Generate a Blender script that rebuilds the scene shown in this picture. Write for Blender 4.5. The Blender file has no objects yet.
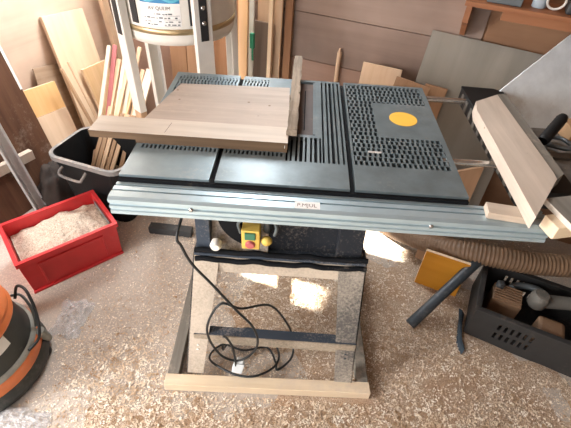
import bpy, bmesh, math, random
from mathutils import Vector as V, Matrix as M, noise as NZ
random.seed(7)
sc = bpy.context.scene
COL = sc.collection
PI = math.pi

# ------------------------------------------------------------------ materials
def newmat(name):
    m = bpy.data.materials.new(name); m.use_nodes = True
    nt = m.node_tree; b = nt.nodes['Principled BSDF']
    return m, nt, b
def nd(nt, t, **kw):
    n = nt.nodes.new(t)
    for k, v in kw.items():
        if k in n.inputs: n.inputs[k].default_value = v
        else: setattr(n, k, v)
    return n
def c4(c): return (c[0], c[1], c[2], 1)
def ramp(nt, stops):
    r = nt.nodes.new('ShaderNodeValToRGB')
    e = r.color_ramp.elements
    while len(e) < len(stops): e.new(.5)
    for x, (p, c) in zip(e, stops): x.position = p; x.color = c4(c)
    return r
def coords(nt, scale=(1, 1, 1), world=False):
    tc = nt.nodes.new('ShaderNodeTexCoord')
    mp = nt.nodes.new('ShaderNodeMapping'); mp.inputs['Scale'].default_value = scale
    if world:
        g = nt.nodes.new('ShaderNodeNewGeometry'); nt.links.new(g.outputs['Position'], mp.inputs['Vector'])
    else: nt.links.new(tc.outputs['Object'], mp.inputs['Vector'])
    return mp
def mixc(nt, fac, a, b):
    m = nt.nodes.new('ShaderNodeMix'); m.data_type = 'RGBA'
    if isinstance(fac, (int, float)): m.inputs[0].default_value = fac
    else: nt.links.new(fac, m.inputs[0])
    for s, i in ((a, 6), (b, 7)):
        if isinstance(s, tuple): m.inputs[i].default_value = c4(s)
        else: nt.links.new(s, m.inputs[i])
    return m.outputs[2]
def mathn(nt, op, a, b=None):
    m = nt.nodes.new('ShaderNodeMath'); m.operation = op
    for i, s in ((0, a), (1, b)):
        if s is None: continue
        if isinstance(s, (int, float)): m.inputs[i].default_value = s
        else: nt.links.new(s, m.inputs[i])
    return m.outputs[0]
def add_dust(nt, col, amount, dust=(.62, .52, .42), scale=35., updown=True):
    """real dust lying on the upward faces"""
    mp = coords(nt, (1, 1, 1), True)
    n1 = nd(nt, 'ShaderNodeTexNoise', Scale=scale, Detail=6., Roughness=.75)
    n2 = nd(nt, 'ShaderNodeTexNoise', Scale=5., Detail=3.)
    nt.links.new(mp.outputs[0], n1.inputs['Vector']); nt.links.new(mp.outputs[0], n2.inputs['Vector'])
    f = mathn(nt, 'ADD', mathn(nt, 'MULTIPLY', n1.outputs[0], .9), mathn(nt, 'MULTIPLY', n2.outputs[0], .7))
    mr = nd(nt, 'ShaderNodeMapRange'); mr.inputs['From Min'].default_value = .95 - .35 * amount; mr.inputs['From Max'].default_value = 1.15 - .2 * amount
    nt.links.new(f, mr.inputs['Value'])
    fac = mr.outputs[0]
    if updown:
        g = nt.nodes.new('ShaderNodeNewGeometry'); s = nt.nodes.new('ShaderNodeSeparateXYZ')
        nt.links.new(g.outputs['Normal'], s.inputs[0])
        up = nd(nt, 'ShaderNodeMapRange'); up.inputs['From Min'].default_value = -.2; up.inputs['From Max'].default_value = .8
        up.inputs['To Min'].default_value = .25
        nt.links.new(s.outputs[2], up.inputs['Value'])
        fac = mathn(nt, 'MULTIPLY', fac, up.outputs[0])
    fac = mathn(nt, 'MULTIPLY', fac, min(1, amount + .25))
    return mixc(nt, fac, col, dust), fac
def bump(nt, b, src, strength=.3, dist=.002):
    bp = nd(nt, 'ShaderNodeBump'); bp.inputs['Strength'].default_value = strength; bp.inputs['Distance'].default_value = dist
    nt.links.new(src, bp.inputs['Height']); nt.links.new(bp.outputs[0], b.inputs['Normal'])
def wood(name, c1, c2, axis=2, rough=.7, grain=1., dust=0., knots=False, vary=.12):
    m, nt, b = newmat(name)
    s = [26 * grain] * 3; s[axis] = 1.6 * grain
    mp = coords(nt, tuple(s))
    n = nd(nt, 'ShaderNodeTexNoise', Scale=1., Detail=7., Roughness=.62, Distortion=.5)
    nt.links.new(mp.outputs[0], n.inputs['Vector'])
    r = ramp(nt, [(.3, c1), (.72, c2)]); nt.links.new(n.outputs[0], r.inputs[0])
    mp2 = coords(nt, (3, 3, 3)); n2 = nd(nt, 'ShaderNodeTexNoise', Scale=1.3, Detail=3.)
    nt.links.new(mp2.outputs[0], n2.inputs['Vector'])
    r2 = ramp(nt, [(.3, (1 - vary, 1 - vary, 1 - vary)), (.7, (1 + vary * .3,) * 3)]); nt.links.new(n2.outputs[0], r2.inputs[0])
    mu = nt.nodes.new('ShaderNodeMix'); mu.data_type = 'RGBA'; mu.blend_type = 'MULTIPLY'; mu.inputs[0].default_value = 1
    nt.links.new(r.outputs[0], mu.inputs[6]); nt.links.new(r2.outputs[0], mu.inputs[7])
    col = mu.outputs[2]
    if knots:
        vo = nd(nt, 'ShaderNodeTexVoronoi', Scale=5.5); nt.links.new(mp2.outputs[0], vo.inputs['Vector'])
        kr = ramp(nt, [(.05, (1, 1, 1)), (.085, (0, 0, 0))]); nt.links.new(vo.outputs['Distance'], kr.inputs[0])
        col = mixc(nt, mathn(nt, 'MULTIPLY', kr.outputs[0], .75), col, (.16, .10, .06))
    if dust: col, _ = add_dust(nt, col, dust)
    nt.links.new(col, b.inputs['Base Color']); b.inputs['Roughness'].default_value = rough
    b.inputs['Specular IOR Level'].default_value = .3
    bump(nt, b, n.outputs[0], .18, .0015)
    return m
def plain(name, c, rough=.5, metal=0., dust=0., spec=.5, mottle=.12, dustcol=(.62, .52, .42), dscale=35., emit=None):
    m, nt, b = newmat(name)
    mp = coords(nt, (1, 1, 1)); n = nd(nt, 'ShaderNodeTexNoise', Scale=14., Detail=5., Roughness=.6)
    nt.links.new(mp.outputs[0], n.inputs['Vector'])
    r = ramp(nt, [(.3, tuple(x * (1 - mottle) for x in c)), (.7, tuple(min(1, x * (1 + mottle)) for x in c))])
    nt.links.new(n.outputs[0], r.inputs[0]); col = r.outputs[0]
    b.inputs['Roughness'].default_value = rough
    if dust:
        col, f = add_dust(nt, col, dust, dustcol, dscale)
        rr = nd(nt, 'ShaderNodeMapRange'); rr.inputs['To Min'].default_value = rough; rr.inputs['To Max'].default_value = .95
        nt.links.new(f, rr.inputs['Value']); nt.links.new(rr.outputs[0], b.inputs['Roughness'])
        if metal:
            mm = nd(nt, 'ShaderNodeMapRange'); mm.inputs['To Min'].default_value = metal; mm.inputs['To Max'].default_value = 0
            nt.links.new(f, mm.inputs['Value']); nt.links.new(mm.outputs[0], b.inputs['Metallic'])
    nt.links.new(col, b.inputs['Base Color'])
    if not dust: b.inputs['Metallic'].default_value = metal
    b.inputs['Specular IOR Level'].default_value = spec
    return m
def granular(name, cols, scale=240., bumpd=.006, big=None):
    m, nt, b = newmat(name)
    mp = coords(nt, (1, 1, 1), True)
    vo = nd(nt, 'ShaderNodeTexVoronoi', Scale=scale); nt.links.new(mp.outputs[0], vo.inputs['Vector'])
    sp = nt.nodes.new('ShaderNodeSeparateColor'); nt.links.new(vo.outputs['Color'], sp.inputs[0])
    r = ramp(nt, [(i / (len(cols) - 1), c) for i, c in enumerate(cols)]); nt.links.new(sp.outputs[0], r.inputs[0])
    n = nd(nt, 'ShaderNodeTexNoise', Scale=4.5, Detail=4.); nt.links.new(mp.outputs[0], n.inputs['Vector'])
    col = r.outputs[0]
    if big:
        mr = nd(nt, 'ShaderNodeMapRange'); mr.inputs['From Min'].default_value = .42; mr.inputs['From Max'].default_value = .66
        nt.links.new(n.outputs[0], mr.inputs['Value'])
        col = mixc(nt, mr.outputs[0], col, mixc(nt, .35, big, col))
    nt.links.new(col, b.inputs['Base Color']); b.inputs['Roughness'].default_value = .95; b.inputs['Specular IOR Level'].default_value = .1
    bump(nt, b, sp.outputs[1], .8, bumpd)
    return m

MAT = {}
MAT['pale'] = wood('pale_plywood', (.78, .58, .38), (.88, .70, .50), 2, .65)
MAT['orange_wood'] = wood('orange_plywood', (.72, .41, .16), (.84, .53, .25), 2, .6)
MAT['tan_ply'] = wood('tan_plywood', (.66, .46, .30), (.77, .58, .41), 2, .7)
MAT['old_ply'] = wood('old_brown_plywood', (.34, .23, .15), (.48, .35, .24), 0, .8, dust=.2)
MAT['dark_panel'] = wood('dark_brown_panel', (.07, .03, .016), (.14, .066, .036), 2, .6, dust=.2)
MAT['amber'] = wood('amber_board', (.62, .39, .19), (.80, .56, .32), 2, .55)
MAT['stick'] = wood('fresh_stick', (.74, .50, .31), (.86, .66, .46), 2, .65)
MAT['stick2'] = wood('pale_stick', (.78, .62, .47), (.88, .75, .62), 2, .65)
MAT['stick3'] = wood('brown_stick', (.46, .29, .17), (.60, .41, .26), 2, .7)
MAT['pine'] = wood('pine_light', (.80, .48, .24), (.87, .62, .38), 2, .55)
MAT['brown_wood'] = wood('brown_wood', (.26, .13, .065), (.36, .19, .10), 2, .65)
MAT['brown_plank'] = wood('brown_plank', (.30, .165, .09), (.40, .24, .14), 2, .65)
MAT['brown_plank2'] = wood('brown_plank_light', (.36, .21, .12), (.46, .29, .18), 2, .65)
MAT['greybrown'] = wood('weathered_board', (.16, .12, .095), (.25, .19, .15), 2, .8)
MAT['weathered'] = wood('grey_weathered_batten', (.15, .14, .12), (.26, .24, .205), 1, .85, dust=.15)
MAT['plank'] = wood('pale_plank', (.47, .395, .325), (.63, .54, .455), 1, .75, dust=.1, knots=True)
MAT['grey_sheet'] = wood('grey_sheet', (.225, .21, .18), (.29, .27, .235), 2, .8, grain=.4)
MAT['sled'] = wood('sled_plywood', (.40, .34, .29), (.56, .48, .415), 0, .7, dust=.12, knots=True)
MAT['sled_bar'] = wood('sled_bar', (.55, .49, .42), (.70, .64, .56), 0, .65, dust=.1)
MAT['sled_edge'] = wood('sled_edge', (.085, .052, .028), (.17, .11, .065), 0, .75)
MAT['sled_rail'] = wood('sled_rail', (.12, .095, .07), (.46, .37, .28), 1, .85, dust=.2, grain=1.6)
MAT['beam'] = wood('pine_beam', (.72, .58, .40), (.84, .71, .53), 0, .7, dust=.45)
MAT['scrap'] = wood('scrap_wood', (.44, .36, .28), (.58, .49, .40), 0, .8, dust=.3)
MAT['shelf'] = wood('shelf_wood', (.25, .095, .04), (.36, .16, .075), 0, .55)
MAT['board_r'] = wood('brown_board', (.36, .21, .12), (.48, .30, .18), 2, .65)
MAT['wall_ply'] = wood('wall_plywood_pink', (.68, .49, .37), (.80, .62, .48), 0, .75, grain=.35, vary=.18)
MAT['wall_back_ply'] = wood('wall_plywood_dusky', (.29, .21, .17), (.385, .29, .24), 0, .75, grain=.35, vary=.2)  # back-wall sheets darkened in colour, so the right side looks less lit
MAT['wall_ply2'] = wood('wall_plywood_greyer', (.26, .19, .155), (.36, .265, .22), 0, .8, grain=.35, vary=.25)
MAT['wall_ply3'] = wood('wall_plywood_red', (.35, .225, .175), (.43, .29, .225), 0, .8, grain=.35, vary=.2)
MAT['wall_ply4'] = wood('wall_plywood_orange', (.27, .14, .075), (.35, .2, .115), 0, .7, grain=.35, vary=.2)
MAT['plain_wall'] = plain('dark_shed_boards', (.20, .15, .12), .9)
MAT['white'] = plain('white_powdercoat', (.74, .72, .67), .4, mottle=.05, dust=.08)
MAT['drum_white'] = plain('drum_white', (.72, .70, .64), .38, mottle=.05)
MAT['brass'] = plain('brass_band', (.48, .38, .22), .35, .8)
MAT['black'] = plain('black_plastic', (.02, .02, .022), .5)
MAT['black_dusty'] = plain('black_plastic_dusty', (.008, .009, .010), .55, spec=.25, dust=.0, dustcol=(.34, .30, .26))
MAT['black_light'] = plain('dusty_black_crate', (.024, .024, .024), .6, dust=.3, dustcol=(.24, .19, .15))
MAT['rim'] = plain('worn_rim', (.20, .195, .19), .6, dust=.3)
MAT['red'] = plain('red_plastic', (.62, .035, .04), .42, mottle=.08, dust=.08, dustcol=(.55, .33, .28))
MAT['vac_orange'] = plain('vacuum_orange', (.72, .20, .06), .45, dust=.22, dustcol=(.60, .42, .32))
MAT['vac_black'] = plain('vacuum_black', (.025, .03, .028), .45, dust=.25, dustcol=(.32, .29, .25))
MAT['vac_grey'] = plain('vacuum_grey', (.28, .29, .26), .55, dust=.3)
MAT['alu'] = plain('aluminium', (.37, .47, .515), .38, .45, mottle=.06, dust=.10, dustcol=(.55, .50, .45))  # blue of the reflected sky mixed into the base colour
MAT['steel_rail'] = plain('steel_channel', (.60, .61, .60), .45, .3, dust=.15)
MAT['table'] = plain('cast_table_grey', (.135, .172, .185), .40, .30, mottle=.18, dust=.24, dustcol=(.36, .34, .30), dscale=60.)
MAT['table_left'] = plain('cast_table_blue', (.235, .305, .34), .34, .4, mottle=.10, dust=.12, dustcol=(.50, .46, .41), dscale=60.)  # lighter, bluer copy of the table: reflected sky put into its colour
MAT['skirt'] = plain('black_skirt', (.006, .007, .009), .8, dust=.06, spec=.15)
MAT['insert'] = plain('table_insert_brown', (.075, .045, .035), .6, dust=.2, dustcol=(.25, .17, .12))
MAT['chrome'] = plain('chrome_rod', (.55, .55, .54), .25, .95)
MAT['stand'] = plain('stand_steel_dusty', (.10, .115, .135), .6, .1, dust=.62, dustcol=(.50, .42, .33), dscale=22.)
def dusty_face(name, base, dust, amt):
    m, nt, b = newmat(name)
    rgb = nt.nodes.new('ShaderNodeRGB'); rgb.outputs[0].default_value = c4(base)
    col, f = add_dust(nt, rgb.outputs[0], amt, dust, 110., False)
    nt.links.new(col, b.inputs['Base Color']); b.inputs['Roughness'].default_value = .85
    b.inputs['Specular IOR Level'].default_value = .2
    return m
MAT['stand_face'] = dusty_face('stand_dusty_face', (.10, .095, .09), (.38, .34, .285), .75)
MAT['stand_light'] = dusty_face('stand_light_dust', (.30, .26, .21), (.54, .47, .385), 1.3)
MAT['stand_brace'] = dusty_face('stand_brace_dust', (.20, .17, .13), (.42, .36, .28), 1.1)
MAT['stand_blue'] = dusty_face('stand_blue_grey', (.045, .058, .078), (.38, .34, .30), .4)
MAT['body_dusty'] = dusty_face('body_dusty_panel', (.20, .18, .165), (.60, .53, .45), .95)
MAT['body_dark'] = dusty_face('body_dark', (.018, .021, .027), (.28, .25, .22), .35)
MAT['yellow'] = plain('yellow_plastic', (.72, .50, .10), .5, dust=.1)
MAT['sticker_yellow'] = plain('yellow_sticker', (.85, .48, .06), .5, mottle=.05, dust=.1)
MAT['green'] = plain('green_button', (.04, .16, .09), .5)
MAT['redbtn'] = plain('red_button', (.50, .12, .12), .5, dust=.15)
MAT['paper'] = plain('white_paper', (.78, .78, .76), .6, mottle=.03)
MAT['label_blue'] = plain('label_blue', (.02, .20, .42), .4, mottle=.1)
MAT['label_cyan'] = plain('label_cyan', (.10, .42, .58), .4)
MAT['ink'] = plain('ink_dark', (.16, .12, .10), .6)
MAT['silver'] = plain('silver_label', (.6, .6, .58), .4, .5)
MAT['bag'] = plain('dust_bag_brown', (.27, .15, .085), .6, spec=.25, mottle=.35)
MAT['hose'] = plain('hose_brown', (.20, .125, .075), .5, dust=.2, dustcol=(.36, .28, .2))
MAT['cord'] = plain('cord_black', (.012, .016, .018), .45)
MAT['cord_grey'] = plain('cord_grey', (.10, .12, .125), .5)
MAT['plug'] = plain('plug_white', (.66, .72, .74), .4)
MAT['amber_box'] = wood('amber_varnished', (.50, .205, .015), (.60, .27, .03), 0, .45, grain=.5)
MAT['pipe'] = plain('pipe_dark', (.035, .045, .055), .45, dust=.3, dustcol=(.25, .22, .2))
MAT['sack'] = plain('sack_dark', (.035, .025, .02), .85, dust=.2, dustcol=(.2, .14, .1))
MAT['rag'] = plain('rag_blue', (.03, .045, .06), .9, dust=.3, dustcol=(.25, .23, .22))
MAT['tool_grey'] = plain('tool_grey', (.085, .08, .07), .6, dust=.3, dustcol=(.32, .28, .23))
MAT['tool_brown'] = plain('tool_brown', (.22, .13, .075), .65, dust=.3, dustcol=(.35, .26, .19))
MAT['tool_dark'] = plain('tool_dark', (.035, .038, .04), .6, dust=.28, dustcol=(.28, .25, .22))
MAT['white_sheet'] = plain('white_melamine_stained', (.66, .72, .76), .5, mottle=.12, dust=.26, dustcol=(.24, .16, .10), dscale=11.)
MAT['cardboard'] = plain('cardboard', (.45, .28, .15), .85)
MAT['bench'] = wood('bench_top', (.11, .105, .095), (.19, .18, .16), 0, .8, dust=.35)
MAT['can_grey'] = plain('tin_grey', (.12, .14, .15), .4, .4, dust=.2)
MAT['can_blue'] = plain('tin_pale_blue', (.38, .46, .52), .5, dust=.2)
MAT['green_plastic'] = plain('green_plastic', (.03, .28, .15), .45)
MAT['white_stick'] = wood('white_painted_stick', (.62, .62, .58), (.72, .72, .67), 2, .6)
MAT['pink'] = plain('pink_paint', (.50, .16, .16), .7)
MAT['sawdust'] = granular('sawdust', [(.30, .21, .14), (.50, .385, .29), (.58, .465, .36), (.70, .59, .47)], 330., .004, (.40, .25, .15))
MAT['crate_dust'] = granular('crate_sawdust', [(.42, .33, .25), (.60, .50, .40), (.66, .57, .47), (.76, .68, .58)], 260., .006)
MAT['chip'] = granular('shaving', [(.40, .26, .15), (.70, .55, .40), (.86, .76, .62), (.95, .89, .79)], 60., .0005)
def floor_mat():
    m, nt, b = newmat('concrete_floor')
    mp = coords(nt, (1, 1, 1), True)
    n = nd(nt, 'ShaderNodeTexNoise', Scale=2.6, Detail=6., Roughness=.6); n2 = nd(nt, 'ShaderNodeTexNoise', Scale=70., Detail=4., Roughness=.7)
    vo = nd(nt, 'ShaderNodeTexVoronoi', Scale=330.)
    for x in (n, n2, vo): nt.links.new(mp.outputs[0], x.inputs['Vector'])
    r = ramp(nt, [(.3, (.41, .36, .31)), (.7, (.52, .47, .42))]); nt.links.new(n.outputs[0], r.inputs[0])
    r2 = ramp(nt, [(.46, (0, 0, 0)), (.62, (1, 1, 1))]); nt.links.new(n2.outputs[0], r2.inputs[0])
    col = mixc(nt, mathn(nt, 'MULTIPLY', r2.outputs[0], .5), r.outputs[0], (.62, .53, .45))
    sp = nt.nodes.new('ShaderNodeSeparateColor'); nt.links.new(vo.outputs['Color'], sp.inputs[0])
    r3 = ramp(nt, [(.88, (0, 0, 0)), (.92, (1, 1, 1))]); nt.links.new(sp.outputs[0], r3.inputs[0])
    col = mixc(nt, mathn(nt, 'MULTIPLY', r3.outputs[0], .7), col, (.76, .66, .54))
    nt.links.new(col, b.inputs['Base Color']); b.inputs['Roughness'].default_value = .9; b.inputs['Specular IOR Level'].default_value = .15
    bump(nt, b, n2.outputs[0], .3, .003)
    return m
MAT['floor'] = floor_mat()
def film_mat():
    m, nt, b = newmat('clear_plastic_film')
    b.inputs['Base Color'].default_value = (.80, .82, .84, 1); b.inputs['Roughness'].default_value = .2
    b.inputs['Alpha'].default_value = .30; b.inputs['Specular IOR Level'].default_value = .8
    return m
MAT['film'] = film_mat()

# ------------------------------------------------------------------ mesh builder
WM = {}
class MB:
    def __init__(s): s.v = []; s.f = []; s.m = []; s.sm = []
    def add(s, vs, fs, mi=0, smooth=False):
        o = len(s.v); s.v += [tuple(x) for x in vs]
        for f in fs: s.f.append([i + o for i in f]); s.m.append(mi); s.sm.append(smooth)
        return s
    def box(s, a, b, mi=0, T=None):
        x0, y0, z0 = a; x1, y1, z1 = b
        vs = [V(p) for p in ((x0, y0, z0), (x1, y0, z0), (x1, y1, z0), (x0, y1, z0), (x0, y0, z1), (x1, y0, z1), (x1, y1, z1), (x0, y1, z1))]
        if T: vs = [T @ p for p in vs]
        return s.add(vs, [(0, 3, 2, 1), (4, 5, 6, 7), (0, 1, 5, 4), (1, 2, 6, 5), (2, 3, 7, 6), (3, 0, 4, 7)], mi)
    def hexa(s, bot, top, mi=0):
        vs = [V(p) for p in bot] + [V(p) for p in top]
        return s.add(vs, [(0, 3, 2, 1), (4, 5, 6, 7), (0, 1, 5, 4), (1, 2, 6, 5), (2, 3, 7, 6), (3, 0, 4, 7)], mi)
    def prism(s, poly, z0, z1, mi=0, side=None, T=None):
        n = len(poly)
        vs = [V((x, y, z0)) for x, y in poly] + [V((x, y, z1)) for x, y in poly]
        if T: vs = [T @ p for p in vs]
        s.add(vs, [tuple(range(n - 1, -1, -1)), tuple(range(n, 2 * n))], mi)
        s.add(vs, [(i, (i + 1) % n, (i + 1) % n + n, i + n) for i in range(n)], mi if side is None else side)
        return s
    def tube(s, path, r, seg=10, mi=0, caps=True, smooth=True):
        P = [V(p) for p in path]; n = len(P)
        R = r if hasattr(r, '__len__') else [r] * n
        t = (P[1] - P[0]).normalized(); a = t.orthogonal().normalized(); vs = []
        for i in range(n):
            t2 = (P[min(i + 1, n - 1)] - P[max(i - 1, 0)]).normalized()
            a = (a - t2 * a.dot(t2)).normalized(); b = t2.cross(a)
            for k in range(seg):
                q = 2 * PI * k / seg; vs.append(P[i] + (a * math.cos(q) + b * math.sin(q)) * R[i])
        fs = [(i * seg + k, i * seg + (k + 1) % seg, (i + 1) * seg + (k + 1) % seg, (i + 1) * seg + k) for i in range(n - 1) for k in range(seg)]
        s.add(vs, fs, mi, smooth)
        if caps: s.add(vs, [tuple(range(seg - 1, -1, -1)), tuple(range((n - 1) * seg, n * seg))], mi)
        return s
    def lathe(s, prof, c=(0, 0), seg=40, mi=0, a0=0, a1=2 * PI, caps=True, smooth=True):
        full = abs(a1 - a0 - 2 * PI) < 1e-6; n = seg if full else seg + 1; vs = []
        for r, z in prof:
            for k in range(n):
                q = a0 + (a1 - a0) * k / seg; vs.append((c[0] + r * math.cos(q), c[1] + r * math.sin(q), z))
        fs = []
        for i in range(len(prof) - 1):
            for k in range(seg):
                k2 = (k + 1) % n; fs.append((i * n + k, i * n + k2, (i + 1) * n + k2, (i + 1) * n + k))
        s.add(vs, fs, mi, smooth)
        if caps and full: s.add(vs, [tuple(range(n - 1, -1, -1)), tuple(range((len(prof) - 1) * n, len(prof) * n))], mi)
        return s
    def build(s, name, mats, parent=None, mat=None, bevel=0., kind=None, sub=0):
        me = bpy.data.meshes.new(name); me.from_pydata(s.v, [], s.f); me.update()
        for m in (mats if isinstance(mats, (list, tuple)) else [mats]): me.materials.append(MAT[m] if isinstance(m, str) else m)
        for p, mi, sm in zip(me.polygons, s.m, s.sm): p.material_index = mi; p.use_smooth = sm
        o = bpy.data.objects.new(name, me); COL.objects.link(o)
        if mat is not None: o.matrix_world = mat
        WM[o.name] = mat.copy() if mat is not None else M.Identity(4)
        if parent is not None:
            o.parent = parent; o.matrix_parent_inverse = WM[parent.name].inverted()
        if bevel:
            b = o.modifiers.new('bevel', 'BEVEL'); b.width = bevel; b.segments = 2; b.limit_method = 'ANGLE'; b.angle_limit = .6
        if kind: o['kind'] = kind
        return o
def tag(o, label, cat, group=None, kind=None):
    o['label'] = label; o['category'] = cat
    if group: o['group'] = group
    if kind: o['kind'] = kind
    return o
def thing(name, label, cat, loc=(0, 0, 0), group=None):
    o = bpy.data.objects.new(name, None); COL.objects.link(o); o.location = loc; o.empty_display_size = .05
    WM[o.name] = M.Translation(V(loc))
    return tag(o, label, cat, group)
def frame(O, u, v):
    u = V(u).normalized(); v = V(v); v = (v - u * v.dot(u)).normalized(); y = v.cross(u)
    m = M.Identity(4)
    for i in range(3): m[i][0] = u[i]; m[i][1] = y[i]; m[i][2] = v[i]; m[i][3] = O[i]
    return m
def board(name, label, cat, O, u, v, w, h, t, mat, edge=None, group=None, bevel=.0015, poly=None):
    """flat board: local x = width, y = thickness away from the viewer, z = height"""
    b = MB()
    if poly:
        T = M(((1, 0, 0, 0), (0, 0, -1, t), (0, 1, 0, 0), (0, 0, 0, 1)))
        b.prism(poly, 0, t, 0, 1 if edge else 0, T)
    else:
        b.box((0, 0, 0), (w, t, h))
        if edge: b.m = [1, 1, 0, 1, 0, 1]
    fm = frame(O, u, v); o = b.build(name, [mat, edge] if edge else mat, None, fm, bevel)
    if O[2] < .5:                                                   # foot cut flat to stand on the floor
        for q in o.data.vertices:
            z = (fm @ q.co).z
            if z < .001: q.co.z += (.001 - z) / fm[2][2]
    return tag(o, label, cat, group)
def stickobj(name, label, cat, a, b, w, t, mat, group=None, side=(1, 0, 0)):
    a = V(a); b = V(b); v = (b - a); h = v.length
    s = V(side); u = (s - v.normalized() * s.dot(v.normalized())).normalized()
    m = frame(a, u, v)
    return tag(MB().box((-w / 2, -t / 2, 0), (w / 2, t / 2, h)).build(name, mat, None, m, .001), label, cat, group)
def spline(pts, n=12):
    P = [V(p) for p in pts]; P = [P[0] * 2 - P[1]] + P + [P[-1] * 2 - P[-2]]; out = []
    for i in range(1, len(P) - 2):
        for k in range(n):
            t = k / n; a, b, c, d = P[i - 1:i + 3]
            out.append(.5 * (2 * b + (c - a) * t + (2 * a - 5 * b + 4 * c - d) * t * t + (3 * b - a - 3 * c + d) * t ** 3))
    return out + [P[-2]]

# ------------------------------------------------------------------ camera
R = V((.998, .052, .045)); U = V((-.068, .671, .738)); W = V((-.008, .739, -.673))
W.normalize(); R = (R - W * R.dot(W)).normalized(); U = R.cross(W)
cam = bpy.data.cameras.new('camera'); co = bpy.data.objects.new('camera', cam); COL.objects.link(co)
mw = M.Identity(4)
for i in range(3): mw[i][0] = R[i]; mw[i][1] = U[i]; mw[i][2] = -W[i]
mw.translation = V((-.007, -.873, 1.541)); co.matrix_world = mw
cam.sensor_width = 36; cam.lens = 36 * 415 / 571; cam.clip_start = .02
sc.camera = co

# ------------------------------------------------------------------ the room
A22 = math.radians(22)
BWd = V((math.cos(A22), -math.sin(A22), 0)); BN = V((-math.sin(A22), -math.cos(A22), 0))
LWd = V((math.sin(A22), math.cos(A22), 0)); LN = V((math.cos(A22), -math.sin(A22), 0))
CORNER = V((-1.223, 1.834, 0)); HT = 2.45
def bwf(off=0): return frame(CORNER + BN * off, BWd, (0, 0, 1))       # x along back wall, y into the wall
def lwf(off=0): return frame(CORNER + LN * off, LWd, (0, 0, 1))       # x along left wall (negative = towards the viewer)
fl = MB().box((-3.2, -3.0, -.1), (3.4, 2.8, 0)).build('floor', 'floor', kind='structure')
# back wall of plywood sheets
b = MB()
WS0, WS1, WZ0, WZ1 = .10, 1.15, 1.45, 2.15                           # high window above the dust collector
b.box((-.12, .012, 0), (4.2, .10, WZ0), 3); b.box((-.12, .012, WZ1), (4.2, .10, HT), 3); b.box((-.12, .012, WZ0), (WS0, .10, WZ1), 3); b.box((WS1, .012, WZ0), (4.2, .10, WZ1), 3)
b.box((0, 0, .897), (2.16, .012, WZ0), 0); b.box((0, 0, WZ1), (2.16, .012, HT), 0); b.box((0, 0, WZ0), (WS0, .012, WZ1), 0); b.box((WS1, 0, WZ0), (2.16, .012, WZ1), 0)
b_ = MB()
for x0, x1, z0, z1 in ((WS0 - .04, WS0, WZ0 - .04, WZ1 + .04), (WS1, WS1 + .04, WZ0 - .04, WZ1 + .04), (WS0, WS1, WZ0 - .04, WZ0), (WS0, WS1, WZ1, WZ1 + .04), ((WS0 + WS1) / 2 - .015, (WS0 + WS1) / 2 + .015, WZ0, WZ1)): b_.box((x0, -.012, z0), (x1, .012, z1))
b_.build('window_3', 'tan_ply', None, bwf(), kind='structure'); del b_
b.box((0, 0, .895), (.001, .012, .897), 0); b.box((0, 0, .664), (2.16, .012, .893), 1); b.box((0, .0, 0), (2.16, .012, .660), 2)
b.box((2.168, 0, 0), (4.2, .012, HT), 3)
b.build('wall_back', ['wall_back_ply', 'wall_ply2', 'wall_ply3', 'wall_ply4'], None, bwf(), kind='structure')
# sun direction and two added panes, shaped to throw the floor patches
SUN = V((1, -.30, 0)).normalized() * math.cos(math.radians(31)) + V((0, 0, -math.sin(math.radians(31))))
def to_wall(x, y):
    p = V((x, y, 0)); s = (CORNER - p).dot(LN) / (-SUN).dot(LN); q = p - SUN * s
    return (q - CORNER).dot(LWd), q.z
holes = []
for pts in (((-.208, .375), (-.03, .245), (.235, .19), (-.06, .385), (.2, .285)), ((.36, .70), (.42, .50), (.60, .44), (.62, .68), (.40, .74))):
    w = [to_wall(*p) for p in pts]
    t0, t1 = min(q[0] for q in w), max(q[0] for q in w); z0, z1 = min(q[1] for q in w), max(q[1] for q in w); holes.append((t0, t1, z0, z1))
FILL_WIN = (-3.7, -2.6, .9, 2.0)                                    # unseen opening added nearer the viewer, to brighten the left side
holes.append(FILL_WIN); holes.sort()
print('HOLES', holes)
# left wall built round the panes
b = MB(); L0 = -4.6; x = L0
cols = [L0] + sorted([h[0] for h in holes] + [h[1] for h in holes]) + [.1]
for i in range(len(cols) - 1):
    hole = [h for h in holes if abs(h[0] - cols[i]) < 1e-6]
    if hole:
        b.box((cols[i], 0, 0), (cols[i + 1], .08, hole[0][2])); b.box((cols[i], 0, hole[0][3]), (cols[i + 1], .08, HT))
    else: b.box((cols[i], 0, 0), (cols[i + 1], .08, HT))
b.build('wall_left', 'wall_ply', None, lwf(), kind='structure')
for n, h in enumerate(holes):
    b = MB(); fw = .03
    b.box((h[0] - fw, -.012, h[2] - fw), (h[0], .012, h[3] + fw)); b.box((h[1], -.012, h[2] - fw), (h[1] + fw, .012, h[3] + fw))
    b.box((h[0], -.012, h[2] - fw), (h[1], .012, h[2])); b.box((h[0], -.012, h[3]), (h[1], .012, h[3] + fw))
    b.build('window_%d' % (n + 1 + (n > 1)), 'tan_ply', None, lwf(), kind='structure')  # frames round the added openings
MB().box((3.0, -3, 0), (3.1, 1.6, HT)).build('wall_right', 'plain_wall', kind='structure')
DX0, DX1, DZ = -2.5, -.9, 2.15
b = MB(); b.box((-3.2, -2.6, 0), (DX0, -2.5, HT)); b.box((DX1, -2.6, 0), (3.1, -2.5, HT)); b.box((DX0, -2.6, DZ), (DX1, -2.5, HT))
b.build('wall_front', 'plain_wall', kind='structure')
ROOM = [(-2.98, -2.6), (3.1, -2.6), (3.1, .10), (2.70, .27), (CORNER.x - .02, CORNER.y + .06)]
MB().prism(ROOM, HT, HT + .1).build('ceiling', 'plain_wall', kind='structure')

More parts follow.
